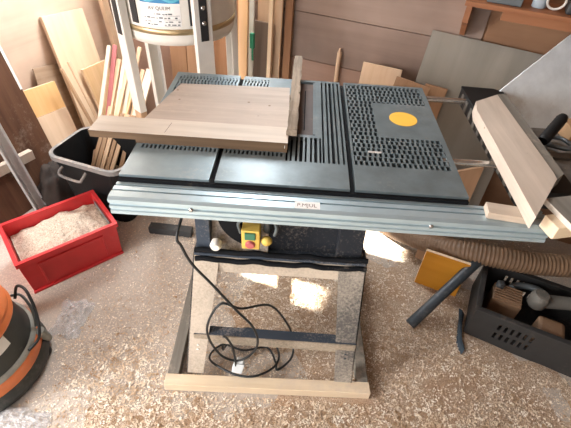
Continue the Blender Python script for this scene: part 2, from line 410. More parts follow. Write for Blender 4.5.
# ------------------------------------------------------------------ light
w = bpy.data.worlds.new('sky'); sc.world = w; w.use_nodes = True
w.node_tree.nodes['Background'].inputs[0].default_value = (.62, .76, 1, 1); w.node_tree.nodes['Background'].inputs[1].default_value = 1.0
def area(name, loc, d, sx, sy, e, c):
    l = bpy.data.lights.new(name, 'AREA'); l.shape = 'RECTANGLE'; l.size = sx; l.size_y = sy; l.energy = e; l.color = c
    o = bpy.data.objects.new(name, l); COL.objects.link(o); o.location = loc
    o.rotation_euler = V(d).to_track_quat('-Z', 'Y').to_euler(); return o
wc = CORNER + BWd * ((WS0 + WS1) / 2) - BN * .03 + V((0, 0, (WZ0 + WZ1) / 2))
area('window_daylight', wc, BN + V((0, 0, -.35)), WS1 - WS0, WZ1 - WZ0, 95, (.93, .97, 1.0))
wc = CORNER + LWd * ((FILL_WIN[0] + FILL_WIN[1]) / 2) - LN * .03 + V((0, 0, (FILL_WIN[2] + FILL_WIN[3]) / 2))
area('side_daylight', wc, LN + V((0, 0, -.35)), 1.1, 1.1, 120, (1, .98, .96))  # fill added so the room dims towards the right
area('door_daylight', ((DX0 + DX1) / 2, -2.48, 1.12), (.1, 1, -.08), 1.6, 2.1, 40, (1.0, .97, .95))
s = bpy.data.lights.new('sun', 'SUN'); s.energy = 48; s.angle = math.radians(1.2); s.color = (1, .93, .82)
so = bpy.data.objects.new('sun', s); COL.objects.link(so); so.location = (-3, .3, 3); so.rotation_euler = SUN.to_track_quat('-Z', 'Y').to_euler()
sc.view_settings.view_transform = 'Standard'; sc.view_settings.look = 'None'; sc.view_settings.gamma = 1
sc.view_settings.exposure = 0.3
#--PART2--
# ------------------------------------------------------------------ the table saw
saw = thing('table_saw', 'grey ribbed table saw with long aluminium front rail on a dusty steel stand', 'table saw', (-.04, .25, .05))
ZT = .85
def plate(name, x0, x1, y0, y1, slot, cx, cy, mats, thick=.022, depth=.012):
    nx = max(1, round((x1 - x0) / cx)); ny = max(1, round((y1 - y0) / cy)); dx = (x1 - x0) / nx; dy = (y1 - y0) / ny
    S = [[bool(slot(x0 + (i + .5) * dx, y0 + (j + .5) * dy, i, j)) for j in range(ny)] for i in range(nx)]
    b = MB()
    def z(i, j): return ZT - depth if S[i][j] else ZT
    for i in range(nx):
        j = 0
        while j < ny:
            k = j
            while k + 1 < ny and S[i][k + 1] == S[i][j]: k += 1
            X0, X1, Y0, Y1, q = x0 + i * dx, x0 + (i + 1) * dx, y0 + j * dy, y0 + (k + 1) * dy, z(i, j)
            b.add([(X0, Y0, q), (X1, Y0, q), (X1, Y1, q), (X0, Y1, q)], [(0, 1, 2, 3)], 1 if S[i][j] else 0)
            if S[i][j]:
                for Y in (Y0, Y1): b.add([(X0, Y, q), (X1, Y, q), (X1, Y, ZT), (X0, Y, ZT)], [(0, 1, 2, 3)], 0)
            j = k + 1
        if i + 1 < nx:
            for j in range(ny):
                if S[i][j] != S[i + 1][j]:
                    X, Y0, Y1 = x0 + (i + 1) * dx, y0 + j * dy, y0 + (j + 1) * dy
                    b.add([(X, Y0, ZT - depth), (X, Y1, ZT - depth), (X, Y1, ZT), (X, Y0, ZT)], [(0, 1, 2, 3)], 0)
    zb = ZT - thick
    b.add([(x0, y0, zb), (x1, y0, zb), (x1, y1, zb), (x0, y1, zb), (x0, y0, ZT), (x1, y0, ZT), (x1, y1, ZT), (x0, y1, ZT)],
          [(0, 3, 2, 1), (0, 1, 5, 4), (1, 2, 6, 5), (2, 3, 7, 6), (3, 0, 4, 7)], 0)
    return b.build(name, mats, saw)
def cell(x, y, pitch, x0, y0=.128, row=.0235):
    r = math.floor((y - y0) / row)
    if (y - y0) - r * row < .0031: return False
    return ((x - x0 + (r % 2) * pitch * .28) % pitch) < pitch * .62
plate('table_extension', -.47, -.227, 0, .656, lambda x, y, i, j: -.452 < x < -.232 and .128 < y < .632 and cell(x, y, .0125, -.452), .0031, .003, ['table_left', 'skirt'])
def ctr(x, y, i, j):
    if -.012 < x < .060 and .262 < y < .64: return True
    if -.207 < x < -.115 and .128 < y < .632: return cell(x, y, .0125, -.207)
    if -.116 < x < -.03 and .128 < y < .20: return cell(x, y, .0125, -.207)
    if .080 < x < .148 and .115 < y < .642: return ((x - .080) % .0145) < .0075
    if -.03 < x < .08 and .115 < y < .245: return ((x + .03) % .0145) < .0072
    return False
plate('table_top', -.212, .152, 0, .656, ctr, .0031, .003, ['table', 'skirt'])
def rgt(x, y, i, j):
    if .172 < x < .262 and .115 < y < .64: return cell(x, y, .0158, .172, .115)
    if .255 < x < .455 and (.115 < y < .275 or .505 < y < .64): return cell(x, y, .0158, .172, .115)
    return False
plate('table_extension', .167, .47, 0, .656, rgt, .0031, .003, ['table', 'skirt'])
# throat plate in the recess
b = MB(); b.box((-.011, .264, .8385), (.059, .638, .8425)); b.box((-.010, .265, .8426), (-.004, .637, .8500), 1); b.box((.052, .265, .8426), (.058, .637, .85), 1)
b.box((.022, .30, .8426), (.0255, .58, .8429), 2)
b.build('blade_insert', ['insert', 'table', 'skirt'], saw)
b = MB(); b.lathe([(.047, .850), (.047, .8508)], (.357, .402), 36); b.build('round_sticker', 'sticker_yellow', saw)['label'] = 'round yellow sticker'
MB().box((.218, .183, .85), (.258, .193, .8506)).build('name_plate', 'silver', saw, bevel=.0003)
MB().box((.235, .632, .85), (.275, .637, .8506)).build('size_mark', 'skirt', saw)
MB().box((-.47, -.010, .795), (.47, -.0005, .843)).build('front_skirt', 'skirt', saw, bevel=.001)
for x0, x1 in ((-.226, -.213), (.153, .166)): MB().box((x0, .002, .829), (x1, .654, .838)).build('joint_strip', 'skirt', saw)
# front rail: extruded profile
prof = [(-.011, .785), (-.011, .833), (-.022, .834), (-.022, .828), (-.030, .828), (-.030, .835), (-.046, .836), (-.046, .830), (-.053, .830), (-.053, .837), (-.076, .837), (-.086, .832),
        (-.086, .822), (-.081, .820), (-.081, .813), (-.086, .811), (-.086, .803), (-.0825, .802), (-.0825, .797), (-.086, .795), (-.086, .785)]
b = MB(); n = len(prof); x0, x1 = -.474, .664
vs = [(x0, y, z) for y, z in prof] + [(x1, y, z) for y, z in prof]
b.add(vs, [tuple(range(n)), tuple(range(2 * n - 1, n - 1, -1))] + [(i, i + n, (i + 1) % n + n, (i + 1) % n) for i in range(n)])
rail = b.build('front_rail', 'alu', saw)
for x, y in ((-.26, -.0865), (.36, -.0865)):
    b = MB(); b.lathe([(.006, 0), (.006, .003), (.003, .004)], (0, 0), 12)
    b.build('rail_bolt', 'chrome', rail, M.Translation((x, y + .0005, .8165)) @ M.Rotation(PI / 2, 4, 'X'))
sk = MB().box((.006, -.075, .8371), (.072, -.048, .8377)).build('rail_sticker', 'paper', rail)
def text(name, body, size, mat, parent, m, extrude=.0002):
    cu = bpy.data.curves.new(name, 'FONT'); cu.body = body; cu.size = size; cu.extrude = extrude; cu.resolution_u = 2
    o = bpy.data.objects.new(name, cu); COL.objects.link(o)
    dg = bpy.context.evaluated_depsgraph_get(); dg.update(); me = bpy.data.meshes.new_from_object(o.evaluated_get(dg))
    bpy.data.objects.remove(o); me.materials.clear(); me.materials.append(MAT[mat])
    o = bpy.data.objects.new(name, me); COL.objects.link(o); o.matrix_world = m; WM[o.name] = m.copy()
    o.parent = parent; o.matrix_parent_inverse = WM[parent.name].inverted()
    return o
b = MB()
tt = text('sticker_text', 'P.MJUL', .0175, 'ink', rail, M.Translation((.012, -.068, .8378)))
# body between table and stand
b = MB()
b.box((-.275, .03, .555), (-.262, .43, .828)); b.box((.208, .03, .555), (.222, .43, .828)); b.box((-.262, .42, .555), (.208, .43, .828)); b.box((-.262, .03, .555), (.208, .42, .562))
body = b.build('body_case', 'stand_blue', saw, bevel=.002)
b = MB(); b.hexa([(-.29, .008, .55), (-.245, .008, .55), (-.245, .05, .55), (-.29, .05, .55)], [(-.28, .018, .828), (-.24, .018, .828), (-.24, .05, .828), (-.28, .05, .828)])
b.build('corner_post', 'stand_blue', saw, bevel=.002)
b = MB(); b.hexa([(.15, .008, .55), (.228, .008, .55), (.228, .05, .55), (.15, .05, .55)], [(.15, .018, .828), (.222, .018, .828), (.222, .05, .828), (.15, .05, .828)])
b.build('corner_post', 'body_dark', saw, bevel=.002)
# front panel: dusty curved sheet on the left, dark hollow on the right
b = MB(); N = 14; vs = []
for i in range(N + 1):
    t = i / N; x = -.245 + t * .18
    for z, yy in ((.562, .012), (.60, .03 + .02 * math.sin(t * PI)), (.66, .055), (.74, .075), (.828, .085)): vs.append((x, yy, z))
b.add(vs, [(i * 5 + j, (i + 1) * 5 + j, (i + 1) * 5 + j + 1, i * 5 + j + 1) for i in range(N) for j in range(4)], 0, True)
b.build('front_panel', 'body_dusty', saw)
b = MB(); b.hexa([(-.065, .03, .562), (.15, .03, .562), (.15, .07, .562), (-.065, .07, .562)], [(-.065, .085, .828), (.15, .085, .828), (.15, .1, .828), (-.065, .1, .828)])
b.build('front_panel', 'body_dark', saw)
b = MB()                                                            # curved slot of the height handwheel
poly = [(-.095 + .125 * math.cos(q), .70 + .13 * math.sin(q)) for q in [PI * (1.0 + .5 * k / 14) for k in range(15)]] + [(-.09 + .075 * math.cos(q), .705 + .085 * math.sin(q)) for q in [PI * (1.5 - .5 * k / 14) for k in range(15)]]
T = M(((1, 0, 0, 0), (0, 0, -1, 0), (0, 1, 0, 0), (0, 0, 0, 1)))
MB().prism(poly, -.09, -.026, 0, None, T).build('handwheel_slot', 'skirt', saw)
b = MB(); b.lathe([(.016, 0), (.018, .02), (.013, .028)], (0, 0), 18); b.build('clamp_knob', 'white', saw, M.Translation((-.225, .012, .60)) @ M.Rotation(PI / 2, 4, 'X'))
# switch and knob
sw = MB().box((-.142, -.022, .612), (-.088, .03, .688)).build('switch_box', 'yellow', saw, bevel=.003)
MB().box((-.132, -.028, .656), (-.100, -.02, .682)).build('start_button', 'green', sw, bevel=.002)
b = MB(); b.lathe([(.015, 0), (.015, .006), (.011, .010)], (0, 0), 20); b.build('stop_button', 'redbtn', sw, M.Translation((-.116, -.02, .634)) @ M.Rotation(PI / 2, 4, 'X'))
b = MB(); b.lathe([(.006, 0), (.016, .006), (.017, .014), (.012, .022), (.004, .025)], (0, 0), 20); b.build('tilt_knob', 'yellow', saw, M.Translation((-.068, -.0, .642)) @ M.Rotation(PI / 2, 4, 'X'))
b = MB(); b.tube([(-.068, .012, .665), (-.066, .005, .70), (-.065, .02, .74)], .013, 12); b.build('tilt_lever', 'cord', saw)
b = MB(); b.tube(spline([(-.145, -.012, .67), (-.15, -.012, .71), (-.12, -.014, .735), (-.06, -.012, .735), (-.04, -.01, .70), (-.045, -.004, .66)], 6), .005, 8); b.build('switch_guard', 'cord_grey', saw)
# stand
def leg(bx, by, tx, ty, sx, sy, wb, wt):
    z0, z1, th = .05, .556, .004; b = MB()
    b.hexa([(bx, by, z0), (bx + sx * wb, by, z0), (bx + sx * wb, by + sy * th, z0), (bx, by + sy * th, z0)],
           [(tx, ty, z1), (tx + sx * wt, ty, z1), (tx + sx * wt, ty + sy * th, z1), (tx, ty + sy * th, z1)], 0)
    b.hexa([(bx, by, z0), (bx + sx * th, by, z0), (bx + sx * th, by + sy * .05, z0), (bx, by + sy * .05, z0)],
           [(tx, ty, z1), (tx + sx * th, ty, z1), (tx + sx * th, ty + sy * .06, z1), (tx, ty + sy * .06, z1)], 1)
    for k, z in enumerate((.165, .185)):
        t = (z - z0) / (z1 - z0); px = bx + (tx - bx) * t + sx * .035; py = by + (ty - by) * t - sy * .001
        b.tube([(px, py, z), (px, py - sy * .002, z)], .004, 8, 2)
    return b
leg(-.346, -.145, -.300, .003, 1, 1, .062, .084).build('leg', ['stand_light', 'stand_blue', 'paper'], saw)
leg(.268, -.141, .250, .003, -1, 1, .064, .090).build('leg', ['stand_face', 'stand_face', 'stand_blue'], saw)
leg(-.346, .60, -.300, .54, 1, -1, .062, .084).build('leg', ['stand_face', 'stand_blue', 'stand_blue'], saw)
leg(.268, .60, .250, .54, -1, -1, .064, .09).build('leg', ['stand_face', 'stand_blue', 'stand_blue'], saw)
b = MB(); b.box((-.293, -.006, .476), (.246, .002, .556)); b.build('front_apron', 'stand_light', saw, bevel=.0015)
b = MB()
for z0, z1, y in ((.536, .551, -.014), (.566, .584, -.006)):
    P = [(-.292 + .54 * k / 24, y + .002 * math.sin(k * 1.7), (z0 + z1) / 2 + .003 * math.sin(k * .9)) for k in range(25)]
    b.tube(P, .0085, 8)
b.build('apron_seal', 'skirt', saw)
b = MB(); b.box((-.295, -.008, .552), (.246, .03, .562)); b.build('apron_lip', 'stand_blue', saw, bevel=.0015)
b = MB(); b.box((-.293, .534, .476), (.246, .540, .556)); b.build('rear_apron', 'stand_blue', saw, bevel=.0015)
for x in (-.295, .24): MB().box((x, .002, .476), (x + .006, .534, .556)).build('side_apron', 'stand_blue', saw, bevel=.0015)
b = MB(); b.box((-.312, -.098, .188), (.258, -.094, .235)); b.box((-.312, -.094, .231), (.258, -.058, .235), 1)
b.build('front_brace', ['stand_brace', 'stand_blue'], saw)
b = MB(); b.box((-.312, .576, .188), (.258, .580, .235)); b.build('rear_brace', 'stand_blue', saw)
for s_, x in ((1, -.330), (-1, .258)): MB().box((x, -.09, .19), (x + .004, .576, .235)).build('side_brace', 'stand_blue', saw)
# rods and right hand support
for y in (.590, .183):
    b = MB(); b.tube([(.44, y, .838), (.69, y, .838)], .010, 14); b.build('guide_rod', 'chrome', saw)
b = MB(); ex0, ex1, ey0, ey1, ez = .624, .775, .035, .672, .858
b.prism([(ex0, ey0), (ex1, ey0), (ex1, ey1 - .02), (ex1 - .03, ey1), (ex0, ey1 + .005)], ez - .006, ez)
b.box((ex0, ey0, .80), (ex0 + .006, ey1, ez - .006)); b.box((ex1 - .006, ey0, .80), (ex1, ey1 - .02, ez - .006))
b.box((ex0 + .006, ey0, .80), (ex1 - .006, ey0 + .006, ez - .006)); b.box((ex0 + .006, ey1 - .026, .80), (ex1 - .006, ey1 - .02, ez - .006))
se = b.build('side_support', 'black_dusty', saw, bevel=.0015); se['label'] = 'black right hand support table'
b = MB()
for k in range(11): MB().box((ex0 - .004, ey0 + .03 + k * .055, .806), (ex0, ey0 + .05 + k * .055, .846)).build('side_rib', 'tool_grey', se)

# wooden frame the stand is on
bf = thing('base_frame', 'pale pine frame of beams on the floor under the saw stand', 'wooden frame', (-.04, .25, 0))
TB = M.Translation((-.04, -.165, 0)) @ M.Rotation(math.radians(1.6), 4, 'Z')
b = MB(); b.box((-.38, -.022, .005), (.376, .022, .049)); b.build('front_beam', 'beam', bf, TB, .002)
for x in (-.376, .330):
    b = MB(); b.box((x, .023, .0), (x + .042, .83, .048))
    b.build('side_beam', 'weathered', bf, TB, .002)
b = MB(); b.box((-.38, .832, .0), (.376, .876, .048)); b.build('rear_beam', 'weathered', bf, TB, .002)

# sled on the table
sled = thing('crosscut_sled', 'plywood crosscut sled with a long front bar lying on the saw table', 'sled', (-.24, .3, .85))
SL = [(-.470, .24), (-.025, .24), (-.034, .515), (-.415, .495)]
MB().prism(SL, .862, .8815, 0, 1).build('base_panel', ['sled', 'sled_edge'], sled, bevel=.001)
MB().prism([(-.472, .1535), (-.0255, .1535), (-.03, .50), (-.44, .48)], .8505, .8618, 1, 1).build('under_panel', ['sled', 'sled_edge'], sled)
b = MB(); b.prism([(-.606, .152), (-.024, .152), (-.024, .2395), (-.603, .2395)], .862, .884, 0, 1)
bar = b.build('front_bar', ['sled_bar', 'sled_edge'], sled, bevel=.001)
text('pencil_mark', '1', .014, 'paper', bar, M.Translation((-.036, .1516, .866)) @ M.Rotation(PI / 2, 4, 'X'))
MB().box((-.3835, .165, .8841), (-.382, .222, .8843), 0, M.Translation((-.38, .19, 0)) @ M.Rotation(-.12, 4, 'Z') @ M.Translation((.38, -.19, 0))).build('pencil_line', 'ink', bar)
b = MB(); rng = random.Random(3); n = 26; vs = []
for i in range(n + 1):
    y = .196 + (.748 - .196) * i / n; j = lambda a: rng.uniform(-a, a); sh = -.006 + .004 * i / n
    vs += [(-.024 + sh + j(.0025), y, .8822), (.006 + sh + j(.0025), y, .8822), (.006 + sh + j(.0025), y, .906 + j(.0015)), (-.024 + sh + j(.0025), y, .906 + j(.0015))]
b.add(vs, [(i * 4 + k, i * 4 + (k + 1) % 4, i * 4 + 4 + (k + 1) % 4, i * 4 + 4 + k) for i in range(n) for k in range(4)] + [(3, 2, 1, 0), (n * 4, n * 4 + 1, n * 4 + 2, n * 4 + 3)])
b.build('side_rail', 'sled_rail', sled)['label'] = 'rough weathered right rail'

# power cord
pc = thing('coiled_cable', 'black power cable hanging from the saw and coiled on the floor', 'cable', (-.1, 0, .0))
cpts = [(-.29, .005, .785), (-.305, -.095, .73), (-.297, -.10, .69), (-.272, -.11, .63), (-.218, -.115, .545), (-.15, -.125, .44), (-.10, -.125, .355), (-.083, -.125, .26), (-.105, -.125, .18), (-.155, -.125, .125),
        (-.21, -.13, .16), (-.246, -.13, .26), (-.245, -.13, .36), (-.20, -.112, .45), (-.14, -.09, .40), (-.05, .0, .30), (.02, .02, .15), (.045, .0, .06), (.04, -.05, .03), (-.01, -.095, .02),
        (-.02, -.06, .015), (-.06, .0, .012), (-.15, -.02, .012), (-.23, -.0, .012), (-.27, -.03, .012), (-.275, -.075, .03), (-.23, -.12, .06), (-.15, -.15, .062), (-.08, -.145, .064), (-.02, -.09, .04), (-.01, -.02, .02), (-.06, .05, .012), (-.16, .08, .012), (-.22, .0, .012), (-.225, -.05, .06), (-.215, -.075, .17), (-.2, -.108, .255), (-.175, -.12, .22), (-.165, -.125, .14), (-.163, -.135, .082)]
MB().tube(spline(cpts, 8), .0042, 8).build('cable', 'cord', pc)
pl = MB().box((-.019, -.013, 0), (.019, .013, .042)).box((-.012, -.010, .042), (.012, .010, .058)).build('plug', 'plug', pc, M.Translation((-.16, -.135, .066)) @ M.Rotation(.25, 4, 'Y') @ M.Rotation(-.4, 4, 'X'), .003)
pl['label'] = 'pale plug'
b = MB()
for x in (-.008, .008): b.tube([(x, 0, 0), (x, 0, -.018)], .0022, 8)
b.build('prong', 'brass', pl, WM[pl.name])

# scrap block, plank, batten, timber at the right end of the rail
tag(MB().box((-.05, -.022, 0), (.055, .022, .0205)).build('wood_scrap', 'scrap', None, M.Translation((.552, -.05, .8372)) @ M.Rotation(math.radians(-8), 4, 'Z'), .0015), 'small wood scrap lying on the right end of the aluminium rail', 'wood scrap')
PK = [(.580, -.118), (.700, .045), (.703, .075), (.700, .535), (.606, .470), (.592, .410)]
tag(MB().prism(PK, .8585, .898).build('plank', 'plank', None, None, .002), 'thick pale plank with a mitred end lying on the black side support', 'plank')
tag(MB().prism([(.7038, .048), (.735, .078), (.738, .555), (.7045, .545)], .8585, .894).build('batten', 'weathered', None, None, .002), 'grey weathered batten lying along the right edge of the thick pale plank', 'batten')
m = M.Translation((.640, -.128, .8375)) @ M.Rotation(math.radians(14), 4, 'Z')
tag(MB().box((0, 0, 0), (.62, .05, .038)).build('timber', 'beam', None, m, .002), 'pale timber end sticking out below the grey board at the rail end', 'timber')
m = M.Translation((.668, -.15, .8755)) @ M.Rotation(math.radians(14), 4, 'Z')
b = MB(); b.box((0, 0, 0), (.62, .12, .016)); b.m = [1, 0, 1, 1, 1, 1]
tag(b.build('board', ['weathered', 'sled_bar'], None, m, .0015), 'grey board on the timber at the right edge of the picture', 'board')
wb = thing('workbench', 'grey dusty workbench top at the right behind the mitred plank', 'workbench', (1.2, .22, 0))
MB().box((.785, .06, .80), (1.9, .43, .836)).build('bench_top', 'bench', wb, None, .002)
for x in (1.42, 1.8):
    for y in (.08, .36): MB().box((x, y, 0), (x + .06, y + .06, .80)).build('leg', 'bench', wb)

# tools on the bench
cl = thing('bar_clamp', 'clamp with a black ribbed handle lying on the grey workbench', 'clamp', (.80, .31, .836))
b = MB(); T = frame((.765, .275, .872), (.60, .70, .32), (-.3, -.1, 1))
P = [V((0, 0, 0)) + V((.62, .66, .30)).normalized() * (k * .0065) for k in range(21)]
hd = MB().tube([V((.765, .275, .874)) + p for p in P], [(.0165 if k % 2 else .0185) * (.8 if k in (0, 20) else 1) for k in range(21)], 14).build('handle', 'black_dusty', cl)
b = MB(); b.prism([(.742, .385), (.765, .268), (.790, .272), (.800, .30)], .838, .852); b.build('jaw', 'tool_grey', cl, None, .002)
b = MB(); b.box((.755, .235, .837), (1.02, .262, .846)); b.build('bar', 'tool_grey', cl, M.Translation((0, 0, 0)))
b = MB(); b.tube(spline([(.80, .30, .850), (.84, .26, .862), (.865, .28, .862), (.86, .33, .856), (.83, .35, .85)], 6), .007, 8); b.build('frame', 'can_grey', cl)
tag(MB().box((.885, .335, .8365), (1.08, .42, .885)).build('cardboard_box', 'cardboard', None, None, .002), 'brown cardboard box on the workbench beside the black clamp handle', 'box')
rt = thing('screwdriver', 'red handled tool lying on the workbench in front of the cardboard box', 'tool', (.90, .28, .836))
b = MB(); P = [(.875 + k * .011, .255 + k * .003, .853) for k in range(9)]
b.tube(P, [.009, .014, .016, .0155, .014, .0145, .016, .0155, .010], 12); b.build('handle', plain('red_handle', (.45, .08, .04), .5, dust=.2), rt)
b = MB(); b.tube([(.965, .279, .853), (1.06, .305, .85)], .004, 8); b.build('shaft', 'chrome', rt)

# ------------------------------------------------------------------ left side boards
board('board', 'large pale board leaning on the left wall, tallest of the leaning boards', 'board', (-1.246, 1.255, 0.0), (.389, .918, -.076), (-.168, .152, .974), .274, .797, .022, 'pale_plywood' if False else 'pale', 'tan_ply')
board('board', 'dark brown old plywood offcut behind the orange board by the left wall', 'board', (-1.380, 1.120, 0.0), (.397, .905, -.155), (-.108, .214, .971), .24, .565, .008, 'old_ply')
board('board', 'square orange plywood board leaning beside the dark brown panel', 'board', (-1.311, .962, 0), (.398, .913, -.092), (-.22, .192, .956), .201, .526, .02, 'orange_wood', 'tan_ply')
board('board', 'pale brown board in front of the orange board, behind the black tub', 'board', (-1.28, .935, 0), (.4, .913, -.084), (-.266, .203, .942), .205, .395, .018, 'tan_ply', 'old_ply')
board('board', 'amber board standing right of the large pale board behind the sticks', 'board', (-1.142, 1.344, 0), (.381, .924, -.026), (-.228, .121, .966), .183, .503, .02, 'amber', 'pale')
dp = board('wall_panel', 'tall dark brown panel with a pale edge standing along the left wall', 'panel', (-1.302 - LWd.x * .475, .925 - LWd.y * .475, 0), LWd, LN * -.17 + V((0, 0, 1)), .52, .84, .018, 'dark_panel')
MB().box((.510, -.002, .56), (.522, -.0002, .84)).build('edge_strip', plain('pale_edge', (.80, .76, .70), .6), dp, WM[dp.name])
stickobj('slat', 'thin brown slat leaning left, upper of the crossed pair by the large board', 'slat', (-1.10, 1.17, .0), (-1.262, 1.205, .575), .012, .02, 'stick3', 'crossed slats', LWd)
stickobj('slat', 'thin pale brown slat leaning left in front of the large pale board', 'slat', (-1.075, 1.19, .0), (-1.232, 1.245, .60), .018, .012, 'tan_ply', 'crossed slats', LWd)
stickobj('post', 'narrow wooden post leaning in the room corner behind the white leg', 'post', CORNER + LN * .10 - LWd * .05, CORNER + LN * .03 - LWd * .10 + V((0, 0, 1.5)), .045, .03, 'tan_ply', None, LWd)
ar = thing('metal_channel', 'grey metal channel leaning against the dark brown panel behind the red crate', 'metal channel', (-1.33, .72, 0))
m2 = frame(CORNER + LN * .302 - LWd * 1.098, LWd + V((0, 0, .07)), -LN * .012 - LWd * .07 + V((0, 0, 1)))
b = MB(); b.box((0, 0, 0), (.06, .003, .9)); b.box((0, -.018, 0), (.003, 0, .9)); b.box((.057, -.018, 0), (.06, 0, .9)); b.box((.022, -.006, 0), (.038, 0, .9))
b.build('profile', 'steel_rail', ar, m2)
stickobj('batten', 'pale wood batten end lying level in front of the dark brown panel', 'batten', (-1.60, .36, .275), (-1.345, .845, .275), .05, .03, 'scrap', None, (0, 0, 1))

# black tub with sticks
tub = thing('tub', 'black plastic tub holding wood sticks behind the red crate', 'tub', (-.93, .77, 0))
ang = math.radians(-17); TT = M.Translation((-1.195, .735, 0)) @ M.Rotation(ang, 4, 'Z')
def rrect(w, d, r, n=5, off=(0, 0)):
    out = []
    for cx, cy, a in ((w - r, d - r, 0), (r, d - r, PI / 2), (r, r, PI), (w - r, r, 1.5 * PI)):
        for k in range(n + 1):
            q = a + k / n * PI / 2; out.append((cx + r * math.cos(q) + off[0], cy + r * math.sin(q) + off[1]))
    return out
def shell(levels, mats, name, parent, T, mi=None):
    """levels: list of loops (poly,z); lofted with caps at both ends"""
    b = MB(); n = len(levels[0][0])
    vs = [(x, y, z) for poly, z in levels for x, y in poly]
    for i in range(len(levels) - 1):
        b.add([vs[i * n + k] for k in range(n)] + [vs[(i + 1) * n + k] for k in range(n)], [(k, (k + 1) % n, n + (k + 1) % n, n + k) for k in range(n)], mi[i] if mi else 0)
    b.add([vs[k] for k in range(n)], [tuple(range(n - 1, -1, -1))], 0); b.add([vs[-n + k] for k in range(n)], [tuple(range(n))], 0)
    return b.build(name, mats, parent, T)
TW, TD = .40, .29
shell([(rrect(TW - .07, TD - .06, .05, off=(.035, .03)), 0), (rrect(TW - .01, TD - .01, .06, off=(.005, .005)), .335), (rrect(TW + .016, TD + .016, .065, off=(-.008, -.008)), .336), (rrect(TW + .016, TD + .016, .065, off=(-.008, -.008)), .36),
       (rrect(TW - .016, TD - .016, .055, off=(.008, .008)), .36), (rrect(TW - .085, TD - .075, .045, off=(.0425, .0375)), .02)], ['black_dusty', 'rim'], 'bucket', tub, TT, [0, 0, 1, 1, 0])
b = MB(); b.tube(spline([(.09, -.006, .315), (.09, -.035, .30), (.11, -.04, .285), (.20, -.04, .28), (.22, -.035, .295), (.225, -.006, .315)], 5), .007, 8); b.build('handle', 'rim', tub, TT)
sticks = [  # bottom in tub local xy, top world, width, depth, material, label
    ((0.065, 0.100), (-1.030, 1.330, 0.665), .018, .02, 'stick2', 'pinkish pale stick at the left end of the bundle in the black tub'),
    ((0.080, 0.170), (-1.015, 1.370, 0.655), .022, .012, 'pink', 'stick with a faded red end beside the leftmost stick in the tub'),
    ((0.095, 0.100), (-1.005, 1.360, 0.580), .022, .022, 'stick', 'second pale stick from the left in the tub, cut short'),
    ((0.115, 0.160), (-0.970, 1.380, 0.610), .02, .02, 'stick2', 'long white-edged stick leaning near the middle of the tub bundle'),
    ((0.125, 0.090), (-0.955, 1.360, 0.565), .022, .02, 'stick', 'warm pale stick in the middle of the tub bundle'),
    ((0.145, 0.170), (-0.935, 1.400, 0.585), .018, .018, 'stick2', 'thin pale stick just left of the slanting white leg'),
    ((0.155, 0.100), (-0.925, 1.380, 0.520), .022, .022, 'pine', 'orange pine stick low beside the slanting white leg'),
    ((0.175, 0.160), (-0.905, 1.420, 0.500), .02, .02, 'stick', 'pine stick passing behind the foot of the white leg'),
    ((0.185, 0.090), (-0.875, 1.430, 0.500), .022, .022, 'stick2', 'pale stick right of the slanting white leg, shorter one'),
    ((0.200, 0.170), (-0.830, 1.450, 0.570), .022, .02, 'stick2', 'pale stick right of the slanting white leg, taller one'),
    ((.15, .18), (-.93, 1.50, .60), .02, .016, 'tan_ply', 'tan stick behind the foot of the white leg, farthest back'),
    ((.19, .19), (-.86, 1.47, .50), .022, .016, 'stick3', 'brown stick right of the white leg behind the pale ones'),
    ((0.060, 0.050), (-0.985, 0.995, 0.410), .018, .018, 'stick3', 'brown stick crossing the inside left of the tub'),
    ((0.090, 0.055), (-0.960, 1.020, 0.430), .02, .018, 'stick3', 'brown slat at the front of the bundle in the tub'),
    ((0.120, 0.050), (-0.935, 1.030, 0.430), .02, .018, 'stick', 'slat at the front middle of the bundle in the tub'),
    ((0.150, 0.055), (-0.910, 1.040, 0.430), .018, .018, 'stick3', 'darker slat right of the middle at the tub front'),
    ((0.175, 0.050), (-0.885, 1.050, 0.420), .02, .018, 'stick', 'slat at the front right of the bundle in the tub'),
    ((0.220, 0.080), (-0.860, 1.060, 0.410), .02, .02, 'stick3', 'brown slat at the right end of the bundle in the tub'),
]
for (lx, ly), top, w_, t_, mt, lab in sticks:
    p = TT @ V((lx, ly, .024)); stickobj('stick', lab, 'stick', p, top, w_, t_, mt, 'sticks in the black tub', (1, .2, 0))

# red crate with sawdust
cr = thing('crate', 'red plastic crate full of sawdust in front of the dark brown panel', 'crate', (-1.0, .4, 0))
TC = M.Translation((-1.103, .172, 0)) @ M.Rotation(math.atan2(.288, .318), 4, 'Z')
CW, CD, CH = .43, .30, .20
def rect(w, d, o=(0, 0)): return [(o[0], o[1]), (o[0] + w, o[1]), (o[0] + w, o[1] + d), (o[0], o[1] + d)]
def cratebox(W_, D_, H_, mats, parent, T, wall=.012, lip=.016):
    return shell([(rect(W_ - .03, D_ - .03, (.015, .015)), 0), (rect(W_ - .016, D_ - .016, (.008, .008)), H_ - .022), (rect(W_ + .0, D_ + .0), H_ - .0215), (rect(W_, D_), H_),
                  (rect(W_ - 2 * lip, D_ - 2 * lip, (lip, lip)), H_), (rect(W_ - 2 * lip - .012, D_ - 2 * lip - .012, (lip + .006, lip + .006)), .014)], mats, 'box', parent, T)
bx = cratebox(CW, CD, CH, 'red', cr, TC)
bx.modifiers.new('bevel', 'BEVEL').width = .002
b = MB(); yf = .0085
b.box((.075, .003, CH - .052), (CW - .075, .010, CH - .040)); b.box((.075, .004, .03), (.083, .012, CH - .05)); b.box((CW - .083, .004, .03), (CW - .075, .012, CH - .05))
b.box((.012, .005, .0), (CW - .012, .016, .012)); b.build('rib', 'red', cr, TC, .002)
for y in (.06, CD - .07): MB().box((CW - .014, y, .03), (CW - .003, y + .008, CH - .03)).build('rib', 'red', cr, TC, .002)
